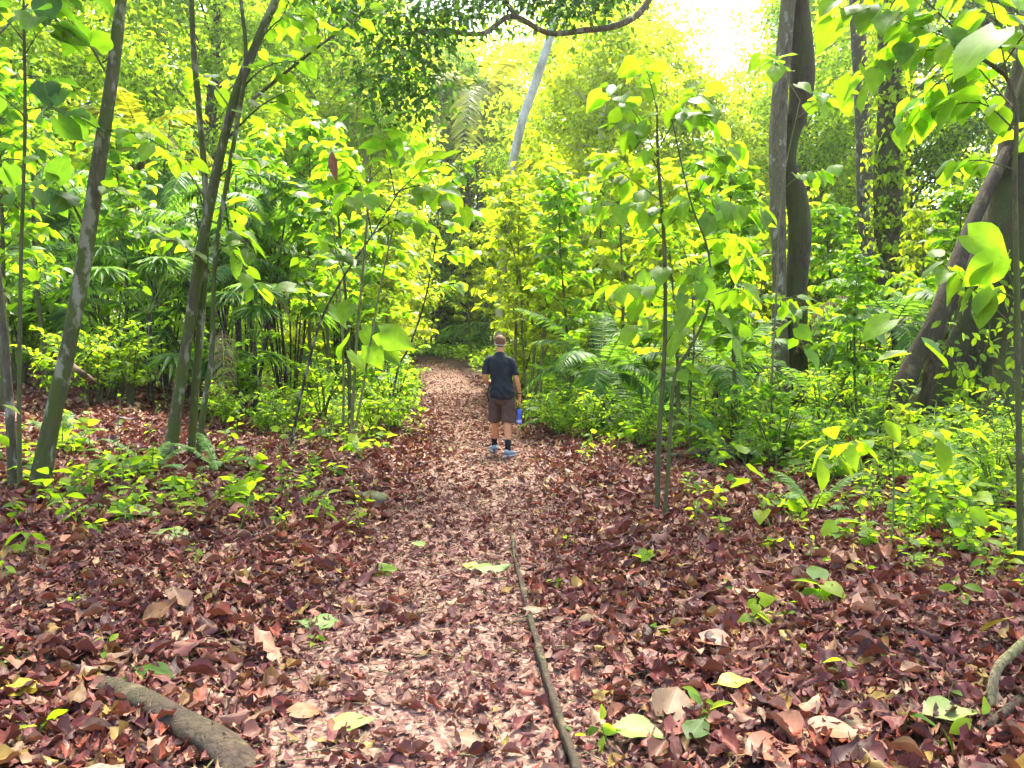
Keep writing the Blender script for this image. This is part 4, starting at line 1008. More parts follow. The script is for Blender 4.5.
P_ = [
 ('clump', 0, 165, 17, 1.0, 'cane_palm', 'cluster of dark palm canes left of the forked tree'),
 ('clump', 1, 245, 16, 1.05, 'cane_palm', 'dark palm canes just right of the forked tree'),
 ('clump', 2, 290, 18, 1.0, 'cane_palm', 'palm canes behind the crooked sapling'),
 ('clump', 0, 110, 19, 1.1, 'cane_palm', 'cane palm deep behind the leaning trunk'),
 ('clump', 1, 215, 21, 1.15, 'cane_palm', 'tall cane palm behind the forked tree'),
 ('clump', 2, 335, 23, 1.1, 'cane_palm', 'cane palm behind the three tan poles'),
 ('palm_mid', 0, 606, 13.8, .8, 'feather_palm', 'dark green feather palm beside the path right of the man'),
 ('palm_low', 0, 585, 17, .75, 'feather_palm', 'low feather palm behind the right verge past the man'),
 ('palm_low', 1, 650, 14.5, 1.05, 'feather_palm', 'low feather palm between the dark palm and the thin stems'),
 ('fan', 0, 492, 44, 2.2, 'fan_palm', 'drooping fan palm at the end of the visible path'),
 ('palm_low', 2, 472, 50, 2.1, 'feather_palm', 'arching feather palm at the bend of the path'),
 ('palm_mid', 1, 562, 26, 1.1, 'feather_palm', 'feather palm behind the tangled pale stems'),
 ('fan', 1, 255, 13.8, .95, 'fan_palm', 'fan palm with pale folded fans right of the forked tree'),
 ('fan', 1, 150, 14.5, 1.1, 'fan_palm', 'fan palm with grey-green fans left of the forked tree'),
 ('fan', 0, 190, 15, 1.2, 'fan_palm', 'low fan palm at the foot of the palm canes'),
 ('palm_mid', 0, 712, 13, .8, 'feather_palm', 'feather palm left of the double trunk foot'),
 ('palm_low', 0, 848, 12.5, .85, 'feather_palm', 'low feather palm right of the double trunk foot'),
 ('palm_mid', 1, 900, 13.5, .9, 'feather_palm', 'feather palm with a long frond crossing before the buttressed trunk'),
 ('palm_low', 1, 770, 18, 1.2, 'feather_palm', 'feather palm behind the double trunk'),
 ('palm_low', 2, 345, 19, 1.1, 'feather_palm', 'feather palm in the thicket left of the far path'),
 ('palm_mid', 0, 60, 16, 1.1, 'feather_palm', 'feather palm on the bank behind the leaning trunk'),
 ('palm_mid', 1, 690, 20, 1.15, 'feather_palm', 'feather palm with drooping grey fronds behind the pair of thin stems'),
]
for k, i, px, Y, sc, nm, lb in P_: put(k, i, px, Y, sc, nm, lb, 'palm')

B_ = [
 ('shrub_green', 0, 95, 12.8, 1.0, 'shrub', 'bright leafy shrub behind the thin log on the bank'),
 ('shrub_green', 1, 130, 13.4, 1.0, 'shrub', 'leafy shrub on top of the left leaf bank'),
 ('shrub_green', 2, 55, 12.2, .9, 'shrub', 'small-leaved shrub left of the thin log on the bank'),
 ('shrub_low', 0, 225, 12.6, 1.0, 'shrub', 'low bright shrub right of the foot of the forked tree'),
 ('shrub_low', 1, 262, 12, 1.1, 'shrub', 'low shrub between the forked tree and the crooked sapling'),
 ('shrub_green', 2, 320, 15, 1.0, 'shrub', 'green shrub behind the three tan poles'),
 ('shrub_low', 2, 395, 14, 1.2, 'shrub', 'low yellow-green shrub beside the path ahead of the three poles'),
 ('shrub_low', 0, 402, 17, 1.2, 'shrub', 'bright low shrub along the left edge of the far path'),
 ('shrub_green', 0, 386, 21, 1.1, 'shrub', 'leafy shrub over the left edge of the far path'),
 ('shrub_yellow', 0, 390, 29, 1.2, 'shrub', 'yellow-green shrub at the bend of the path'),
 ('shrub_yellow', 1, 520, 22, 1.35, 'shrub', 'bright yellow shrub straight behind the head of the man'),
 ('shrub_low', 1, 535, 15.5, 1.1, 'shrub', 'low shrub on the right verge just past the man'),
 ('shrub_low', 2, 560, 13.4, .9, 'shrub', 'low bright shrub on the right verge beside the bottle'),
 ('shrub_green', 1, 570, 20, 1.2, 'shrub', 'green shrub behind the right verge past the man'),
 ('shrub_green', 2, 452, 51, 2.0, 'shrub', 'rounded shrub closing the end of the path'),
 ('shrub_big', 0, 640, 17, 1.0, 'shrub', 'big-leaved shrub behind the dark feather palm'),
 ('shrub_low', 0, 640, 11.8, 1.0, 'shrub', 'low shrub behind the foot of the pair of thin stems'),
 ('shrub_low', 1, 700, 11.6, 1.1, 'shrub', 'low shrub at the fallen log on the right'),
 ('shrub_green', 0, 738, 12, .8, 'shrub', 'pale green shrub in front of the double trunk foot'),
 ('shrub_big', 1, 735, 14.2, .6, 'shrub', 'big-leaved shrub left of the double trunk foot'),
 ('shrub_green', 1, 822, 11.2, .75, 'shrub', 'green shrub right of the double trunk foot'),
 ('shrub_big', 0, 850, 14.5, .9, 'shrub', 'big-leaved shrub between double trunk and vine-hung tree'),
 ('shrub_yellow', 0, 880, 16, 1.0, 'shrub', 'sunlit yellow shrub at the foot of the vine-hung tree'),
 ('shrub_green', 2, 880, 10.6, .85, 'shrub', 'fine-leaved shrub in front of the buttress roots'),
 ('shrub_low', 2, 930, 9.6, 1.1, 'shrub', 'low shrub at the foot of the buttress roots'),
 ('shrub_low', 0, 985, 8.6, 1.0, 'shrub', 'low dark shrub before the buttressed trunk'),
 ('shrub_green', 0, 1030, 8.2, .7, 'shrub', 'small-leaved shrub by the straight dark stem at the right edge'),
 ('shrub_low', 1, 830, 9.4, 1.0, 'shrub', 'low fine-leaved shrub right of the fallen log'),
 ('shrub_big', 1, 200, 17, 1.0, 'shrub', 'big-leaved shrub among the palm canes behind the forked tree'),
 ('shrub_big', 0, 20, 15, 1.0, 'shrub', 'big-leaved shrub at the left edge on the bank'),
 ('shrub_yellow', 1, 690, 22, 1.3, 'shrub', 'yellow shrub low behind the pair of thin stems'),
 ('shrub_yellow', 0, 600, 24, 1.4, 'shrub', 'yellow shrub behind the dark feather palm'),
 ('shrub_big', 1, 950, 16, 1.1, 'shrub', 'big-leaved shrub left behind the buttressed trunk'),
 ('shrub_big', 0, 360, 22, 1.2, 'shrub', 'big-leaved shrub behind the three tan poles'),
 ('shrub_yellow', 1, 300, 24, 1.3, 'shrub', 'yellow shrub deep behind the crooked sapling'),
 ('shrub_green', 1, 392, 42, 1.5, 'shrub', 'farthest shrub where the path turns out of sight'),
 ('shrub_big', 1, 395, 15.5, .6, 'shrub', 'big-leaved shrub on the left verge level with the man'),
 ('shrub_green', 2, 372, 12.8, .7, 'shrub', 'leafy shrub right of the three tan poles'),
 ('shrub_big', 0, 240, 13.8, .6, 'shrub', 'big-leaved shrub under the dark palm canes'),
 ('shrub_yellow', 0, 110, 14.6, .7, 'shrub', 'yellow shrub behind the leafy shrub on the left bank'),
 ('shrub_green', 0, 590, 12.4, .6, 'shrub', 'small green shrub in front of the dark feather palm'),
 ('shrub_big', 1, 780, 9.6, .45, 'shrub', 'broad-leaved shrub in front of the double trunk, above the fallen log'),
 ('shrub_yellow', 1, 905, 9.0, .45, 'shrub', 'small yellow-green shrub before the buttress roots'),
 ('shrub_green', 1, 1000, 6.9, .5, 'shrub', 'small shrub behind the foot of the straight dark stem'),
 ('fern', 1, 735, 10.6, 1.2, 'fern', 'feathery fern behind the fallen log on the right'),
 ('fern', 0, 560, 15, 1.2, 'fern', 'fern on the right verge beyond the man'),
 ('fern', 1, 215, 9.0, .7, 'fern', 'small fern right of the forked tree foot'),
 ('fern', 0, 860, 10.2, 1.1, 'fern', 'feathery fern below the vine-hung tree'),
 ('fern', 1, 800, 10.4, 1.0, 'fern', 'feathery fern in front of the double trunk'),
 ('fern', 0, 905, 11.2, 1.2, 'fern', 'tall fern left of the buttress root'),
 ('fern', 1, 60, 9.4, .7, 'fern', 'low fern right of the leaning mossy trunk foot'),
 ('fern', 0, 815, 7.2, .7, 'fern', 'small fern in the litter left of the knee-high stem'),
 ('fern', 1, 960, 7.4, .8, 'fern', 'small fern below the creeper-clad trunk'),
 ('fern', 0, 150, 8.6, .7, 'fern', 'small fern in front of the forked tree'),
]
for k, i, px, Y, sc, nm, lb in B_: put(k, i, px, Y, sc, nm, lb, nm)
exec_tail = True

# ------------------------------------------------------------------ seedlings in the litter
SEED = [
 (40, 745, .10, .09, 5, 'compound-leaved green seedling at the bottom left corner by the root'),
 (100, 672, .16, .08, 4, 'upright two-leaved seedling behind the surface root'),
 (150, 690, .05, .12, 3, 'seedling with one bright rounded leaf beside the surface root'),
 (75, 610, .08, .06, 5, 'tiny seedling in the litter left of the path, above the surface root'),
 (28, 560, .22, .14, 6, 'broad-leaved seedling at the left edge below the leaning trunk'),
 (175, 575, .07, .06, 5, 'tiny bright seedling below the small fern on the left'),
 (290, 602, .06, .07, 4, 'single bright seedling at the left edge of the path'),
 (310, 650, .06, .05, 5, 'tiny seedling near the pale green leaf on the path'),
 (570, 745, .06, .05, 4, 'tiny seedling against the foot of the wooden edging'),
 (610, 745, .10, .08, 6, 'low seedling right of the wooden edging at the bottom'),
 (705, 725, .12, .10, 6, 'seedling under the yellow leaf at the bottom right of centre'),
 (655, 640, .08, .07, 4, 'bright little seedling in the litter right of the edging'),
 (720, 598, .09, .07, 4, 'small upright seedling in the right litter below the thin stems'),
 (840, 688, .12, .09, 4, 'bright pointed seedling in the lower right litter'),
 (780, 622, .08, .07, 5, 'little seedling right of the round stone and thin stems'),
 (947, 750, .10, .12, 4, 'pale broad-leaved seedling at the bottom right'),
 (985, 748, .09, .09, 3, 'small green seedling next to the curved vine'),
 (945, 708, .10, .07, 3, 'upright narrow seedling left of the curved vine'),
 (895, 680, .07, .06, 5, 'tiny seedling midway across the lower right litter'),
 (800, 655, .06, .06, 5, 'tiny spreading seedling in the right litter'),
 (570, 548, .10, .07, 6, 'low seedling clump right of the path beside the tan leaf'),
 (640, 570, .12, .08, 7, 'dark seedling below the pair of thin stems'),
 (560, 590, .07, .06, 5, 'tiny seedling between edging and pair of thin stems'),
 (335, 480, .18, .10, 7, 'leafy seedling at the left edge of the path by the mossy stone'),
 (350, 525, .10, .08, 5, 'small seedling left of the path in front of the mossy stone'),
 (905, 560, .14, .11, 6, 'seedling right of the knee-high stem'),
 (1000, 580, .2, .11, 8, 'leafy seedling at the foot of the straight dark stem'),
 (965, 610, .16, .10, 6, 'spreading seedling in front of the straight dark stem'),
]
for px, py, hg, sz, n, lb in SEED:
    b = ground(px, py); leaf, wd = MB(), MB(); herb(0, leaf, wd, (0, 0, 0), hg, sz, n, OVAL if n < 6 else (OVAL, HEART)[n % 2])
    t = thing('seedling', lb, 'seedling', b)
    wd.build('stem', M['green_stem'], t); leaf.build('foliage', M['herb'], t)

# ------------------------------------------------------------------ leaves that stand out on the ground
def big_leaf(px, py, L_, az, mat, label, tpl=None, lift=.05, tilt=(0, 0), wid=1.0):
    b = ground(px, py); tv, tt, tq, tu = tpl or HEART[0]
    mb = MB(); d = np.array([math.cos(az), math.sin(az), tilt[0]]); nr = np.array([tilt[1], -.12, 1])
    scatter(mb, [tpl or leaf_tpl([.03, .15, .25, .31, .33, .32, .28, .22, .14, .06, .01], fold=random.uniform(-.05, .12), curl=random.uniform(-.05, .1), across=7, wave=random.uniform(.015, .04), roll=random.uniform(-.3, .3), jag=random.uniform(.01, .06))], [-norm(d) * L_ * .5], [d], [nr], [L_], None, 0, np.array([wid]))
    tube(mb, np.array([-norm(d) * L_ * .5, -norm(d) * L_ * .68 + UP * .003]), [.0025, .002], 4, cap=False)
    o = mb.build('fallen_leaf', M[mat], None, b + UP * (lift - .012)); tag(o, label, 'leaf')
big_leaf(325, 627, .30, .1, 'litter_green', 'large pale green leaf lying at the left side of the path')
big_leaf(351, 731, .21, .1, 'litter_green', 'broad pale green leaf on the path near the bottom')
big_leaf(490, 572, .32, .4, 'litter_green', 'pale green curled leaf in the middle of the path', wid=1.1)
big_leaf(380, 575, .24, 3.0, 'broad', 'dark green leaf lying across the path left of the pale one')
big_leaf(418, 550, .16, 2.4, 'litter_green', 'small yellow-green leaf on the path far side of the dark green one')
big_leaf(472, 571, .15, -.4, 'litter_yellow', 'small yellowish leaf beside the pale curled leaf on the path')
big_leaf(141, 524, .42, .3, 'litter_green', 'big round yellow-green leaf in the litter below the forked tree', HEART[0], .10, (0, -.3))
big_leaf(176, 545, .36, -.3, 'litter_green', 'big green leaf just right of the round yellow-green one', HEART[1], .09)
big_leaf(30, 702, .28, .15, 'litter_yellow', 'wavy orange-yellow leaf at the bottom left edge', leaf_tpl([.05, .13, .17, .17, .14, .1, .05, .01], fold=.3, curl=.1, across=5, wave=.09), .07)
big_leaf(12, 660, .26, .9, 'litter_green', 'curled olive leaf at the left edge above the yellow one', HEART[3], .08)
big_leaf(180, 612, .26, 2.2, 'litter_tan', 'pale tan leaf curled in the left litter', leaf_tpl([.05, .2, .27, .25, .16, .08, .01], fold=.5, curl=-.2, across=5), .08)
big_leaf(155, 688, .22, -.3, 'broad', 'bright green leaf lying next to the surface root', None, .09)
big_leaf(187, 518, .18, .0, 'litter_green', 'pale green narrow leaf below the foot of the forked tree')
big_leaf(60, 510, .2, .4, 'broad', 'green leaf on the litter right of the leaning trunk foot', None, .09)
big_leaf(673, 722, .20, 1.1, 'litter_tan', 'ochre triangular leaf in the litter at the bottom right of centre', HEART[2], .10, (.35, .2))
big_leaf(735, 702, .17, .2, 'litter_yellow', 'bright yellow leaf in the lower right litter', None, .10, (.1, .0))
big_leaf(697, 750, .16, .9, 'broad', 'glossy green leaf near the bottom right of centre', None, .10, (.2, 0))
big_leaf(640, 742, .24, -.3, 'litter_green', 'olive leaf lying in the litter below the yellow leaves', None, .06)
big_leaf(996, 655, .2, -1.2, 'litter_yellow', 'yellow spotted leaf standing by the curved vine', None, .16, (.9, 0))
big_leaf(578, 573, .22, -.3, 'litter_tan', 'pale tan leaf right of the path edge beyond the edging', None, .05)
big_leaf(535, 621, .15, .2, 'litter_tan', 'pale yellow leaf lying across the wooden edging', None, .09)
big_leaf(653, 667, .16, .1, 'litter_orange', 'rounded orange leaf in the middle of the right litter', None, .06)
big_leaf(722, 657, .2, -.5, 'litter_orange', 'rusty curled leaf above the bright yellow leaf', HEART[2], .07)
big_leaf(823, 744, .24, 2.6, 'litter_orange', 'ribbed pinkish brown leaf at the bottom right', None, .07)
big_leaf(775, 765, .26, .3, 'litter_orange', 'large orange-brown leaf cut by the bottom edge of the view', None, .06)
big_leaf(310, 718, .15, .5, 'litter_orange', 'rust brown leaf on the path at lower left', HEART[1], .05)
big_leaf(480, 747, .2, -.2, 'litter_tan', 'pale ragged leaf on the path at the bottom', HEART[3], .04)
big_leaf(210, 655, .2, .3, 'litter_tan', 'light tan leaf in the litter left of the path', None, .06)
big_leaf(858, 738, .15, .1, 'litter_tan', 'cream coloured leaf beside the ribbed pinkish one', None, .07)
big_leaf(856, 706, .10, .3, 'litter_tan', 'tiny cream leaf in the lower right litter', None, .06)
big_leaf(950, 735, .24, .1, 'litter_green', 'pale yellow-green leaf next to the curved vine', None, .10)

# ------------------------------------------------------------------ edging, root, logs, stones, vine
def pole(name, label, cat, pts, r, mat, squash=None, sides=10, lump=.08, seed=0, n=26):
    P = resample(pts, n); o = P[0].copy(); mb = MB(); tube(mb, P - o, r, sides, 0, lump, seed=seed, squash=squash)
    ob = mb.build(name, M[mat], None, o); tag(ob, label, cat); return ob
def gp(px, py, dz): return ground(px, py) + UP * dz
def squared(name, label, cat, a, b, wd_, ht, mat):
    """hewn timber with worn edges"""
    P = resample([a, (a + b) / 2 + np.array([rng.normal(0, .012), 0, .004]), b], 24); o = P[0].copy()
    mb = MB(); T = norm(np.gradient(P, axis=0)); V = []
    prof = np.array([(-1, -1), (-.5, -1), (.5, -1), (1, -1), (1, .55), (.8, 1), (-.8, 1), (-1, .55)])
    for i in range(len(P)):
        x = norm(np.cross(T[i], UP)); k = 1 + rng.normal(0, .05)
        V.append(P[i] - o + prof[:, :1] * wd_ * .5 * k * x + prof[:, 1:] * ht * .5 * UP + rng.normal(0, .0025, (8, 3)))
    n = len(P); ii = np.arange(n - 1)[:, None] * 8; jj = np.arange(8)[None]; j2 = (jj + 1) % 8
    mb.add(np.concatenate(V), None, np.stack([ii + jj, ii + j2, ii + 8 + j2, ii + 8 + jj], -1).reshape(-1, 4))
    for r0, fl in ((0, 1), ((n - 1) * 8, 0)):
        VV = np.concatenate(V)[r0:r0 + 8]; mb.add(np.vstack([VV, VV.mean(0)]), [((j + 1) % 8, j, 8) if fl else (j, (j + 1) % 8, 8) for j in range(8)])
    ob = mb.build(name, M[mat], None, o); tag(ob, label, cat); return ob
squared('wooden_edging', 'narrow weathered timber edging sunk along the right side of the path', 'edging', gp(582, 800, .035), gp(530, 624, .03), .032, .055, 'root')
squared('wooden_edging', 'farther half-buried length of timber edging with leaves over it', 'edging', gp(528.5, 619, .032), gp(512, 540, .022), .03, .055, 'root')
pole('surface_root', 'thick flat root emerging from the litter at the bottom left', 'root', [gp(58, 668, -.03), gp(85, 690, .045), gp(130, 708, .06), gp(180, 738, .06), gp(228, 768, .055), gp(290, 830, -.03)], [.03, .05, .062, .07, .074, .07], 'root', .5, 14, .06)
pole('fallen_log', 'thin brown log lying slanted on the left leaf bank', 'log', [gp(45, 345, .1), at(72, 366, 11.6), gp(104, 392, .08), gp(130, 410, .05)], [.045, .05, .045, .03], 'log')
pole('fallen_log', 'dark mossy log lying among shrubs right of the thin stems', 'log', [gp(668, 462, .05), gp(700, 460, .07), gp(740, 462, .08), gp(772, 466, .04)], [.06, .075, .07, .06], 'root')
pole('fallen_log', 'short brown log in the litter under the drooping oval leaves', 'log', [gp(862, 505, .05), gp(872, 480, .06), gp(878, 462, .06)], [.05, .05, .04], 'log')
pole('dead_branch', 'bare brown branch propped against the forked tree foot', 'branch', [gp(213, 452, .0), at(204, 432, 10.0), at(198, 424, 10.05)], [.02, .018, .012], 'log')
pole('dead_branch', 'bent dry stick leaning on the bank above the thin log', 'branch', [gp(128, 375, .0), at(100, 352, 13), at(85, 362, 12.9), gp(78, 380, 0)], [.02, .018, .012], 'log')
pole('curved_vine', 'curved greenish vine stem rising from the litter at the right edge', 'vine', [gp(1008, 735, .0), at(992, 722, 3.25), at(990, 705, 3.3), at(996, 672, 3.35), at(1010, 655, 3.4), at(1045, 632, 3.5), gp(1090, 660, 0)], [.022, .022, .02, .02, .018], 'stem_pale', None, 10, .05)
pole('dead_branch', 'short dark stick on the ground beneath the curved vine', 'branch', [gp(985, 738, .03), gp(1010, 722, .05), gp(1035, 700, .05)], [.018, .022, .018], 'root')
def stone(label, px, py, s, mat):
    b = ground(px, py); mb = MB(); nu, nv = 16, 9; V = []
    for j in range(nv):
        th = math.pi * j / (nv - 1)
        for i in range(nu):
            a = 2 * math.pi * i / nu; q = np.array([math.sin(th) * math.cos(a), math.sin(th) * math.sin(a), math.cos(th)])
            V.append(q * np.array(s) * (1 + .09 * math.sin(3 * a + j) + .06 * math.sin(5 * a - 2 * j)))
    ii = np.arange(nv - 1)[:, None] * nu; jj = np.arange(nu)[None]; j2 = (jj + 1) % nu
    mb.add(np.array(V), None, np.stack([ii + jj, ii + nu + jj, ii + nu + j2, ii + j2], -1).reshape(-1, 4))
    o = mb.build('stone', M[mat], None, b + UP * s[2] * .45); tag(o, label, 'stone')
M['stone'] = plain_mat('brown_stone', (.16, .11, .05), .8, .3, .35, 18, bump=.4)
M['stone_moss'] = plain_mat('mossy_stone', (.09, .09, .04), .85, .2, .5, 14, bump=.5)
stone('rounded brown stone in the litter right of the wooden edging', 590, 628, (.075, .06, .045), 'stone')
stone('flat mossy stone at the left edge of the path', 372, 503, (.17, .13, .08), 'stone_moss')
stone('small mossy stone below the three tan poles', 318, 440, (.16, .12, .09), 'stone_moss')
# hanging dead leaf and dead palm fronds
b = at(332, 152, 9.8); mb = MB(); scatter(mb, [leaf_tpl([.03, .12, .17, .15, .1, .02], fold=.9, curl=.1, across=5)], [[0, 0, 0]], [[.12, 0, -1]], [[0, -1, .2]], [.34])
tube(mb, np.array([(0, 0, 0), (-.03, 0, .16)]), [.003, .003], 4)
o = mb.build('hanging_dead_leaf', M['litter_orange'], None, b); tag(o, 'curled red-brown dead leaf hanging under the upper left twigs', 'leaf')
def dead_frond(label, px, py, Y, az, L_, rise, sag):
    lf, wd = MB(), MB(); frond(lf, wd, np.zeros(3), az, L_, rise, sag, 24, .34, .38, 0, 0, .012)
    off = lf.n; lf.V += wd.V; lf.A += wd.A; lf.P4 += [q + off for q in wd.P4]; lf.m4 += wd.m4
    o = lf.build('dead_palm_frond', M['palm_dead'], None, at(px, py, Y)); tag(o, label, 'palm frond')
dead_frond('dry grey palm frond hanging beside the palm canes right of the forked tree', 250, 285, 14.5, .2, 1.0, .2, 1.3)
dead_frond('long dry frond leaning to the ground left of the crooked sapling', 222, 330, 13.6, -1.2, 1.3, -.2, .8)
dead_frond('brown withered frond drooping over the ferns right of the double trunk', 860, 300, 13.2, 3.3, 1.2, .4, 1.1)
dead_frond('pale dead frond hanging left of the forked tree', 150, 205, 15.5, 3.0, 1.0, .3, 1.2)

# ------------------------------------------------------------------ the walking man
def remesh(mb, voxel, it=6, name='body', mats=None, fac=.5):
    me0 = mb.mesh('tmp', []); o = bpy.data.objects.new('tmp', me0); COL.objects.link(o)
    m = o.modifiers.new('r', 'REMESH'); m.mode = 'VOXEL'; m.voxel_size = voxel; m.use_smooth_shade = True
    s = o.modifiers.new('s', 'SMOOTH'); s.iterations = it; s.factor = fac
    dg = bpy.context.evaluated_depsgraph_get(); me = bpy.data.meshes.new_from_object(o.evaluated_get(dg)); me.name = name
    bpy.data.objects.remove(o); bpy.data.meshes.remove(me0)
    me.materials.clear()
    for k in mats: me.materials.append(k)
    return me

def loft(mb, secs, sides=20, n=None):
    """closed tapered limb through (x, y, z, rx, ry)"""
    S = np.array(secs, float); n = n or len(S) * 4
    c = resample(S[:, :3], n); r = resample(S[:, 3:], n); r = np.maximum(r, .002)
    T = norm(np.gradient(c, axis=0)); a = np.linspace(0, 2 * np.pi, sides, endpoint=False); V = []
    for i in range(n):
        x = np.array([1., 0, 0]) - T[i] * T[i][0]; x = x / np.linalg.norm(x) if np.linalg.norm(x) > .2 else norm(np.cross(np.array([0, 1., 0]), T[i])); y = np.cross(T[i], x)
        V.append(c[i] + np.cos(a)[:, None] * r[i][0] * x + np.sin(a)[:, None] * r[i][1] * y)
    ii = np.arange(n - 1)[:, None] * sides; jj = np.arange(sides)[None]; j2 = (jj + 1) % sides
    VV = np.concatenate(V); F = np.stack([ii + jj, ii + j2, ii + sides + j2, ii + sides + jj], -1).reshape(-1, 4)
    b0, b1 = len(VV), len(VV) + 1; VV = np.vstack([VV, c[0], c[-1]])
    tr = [((j + 1) % sides, j, b0) for j in range(sides)] + [((n - 1) * sides + j, (n - 1) * sides + (j + 1) % sides, b1) for j in range(sides)]
    mb.add(VV, tr, F)

def ball(mb, c, r, nu=20, nv=12):
    V = [];
    for j in range(nv + 1):
        th = math.pi * j / nv
        for i in range(nu):
            a = 2 * math.pi * i / nu; V.append((c[0] + r[0] * math.sin(th) * math.cos(a), c[1] + r[1] * math.sin(th) * math.sin(a), c[2] + r[2] * math.cos(th)))
    ii = np.arange(nv)[:, None] * nu; jj = np.arange(nu)[None]; j2 = (jj + 1) % nu
    mb.add(V, None, np.stack([ii + jj, ii + nu + jj, ii + nu + j2, ii + j2], -1).reshape(-1, 4))

def loosen(t):
    """weight over the trailing leg: hips swing, shoulders drop to the right and turn a little"""
    for o in list(t.children):
        me = o.data; n = len(me.vertices); V = np.empty(n * 3, np.float32); me.vertices.foreach_get('co', V); V = V.reshape(-1, 3)
        z = V[:, 2].copy(); k = np.clip((z - .95) / .45, 0, 1) * (np.abs(V[:, 0]) < .6); hp = np.exp(-((z - .9) / .28) ** 2)
        arm = np.clip((np.abs(V[:, 0]) - .18) / .03, 0, 1) * (z < 1.3) * (z > .6); k = np.maximum(k, arm)
        a = -.10 * k; x, y = V[:, 0].copy(), V[:, 1].copy()
        V[:, 0] = x * np.cos(a) - y * np.sin(a) + .022 * hp - .012 * k; V[:, 1] = x * np.sin(a) + y * np.cos(a) + .05 * np.clip(z - 1, 0, 1)
        V[:, 2] -= .07 * x * np.clip((z - .95) / .45, 0, 1)
        me.vertices.foreach_set('co', V.ravel()); me.update()

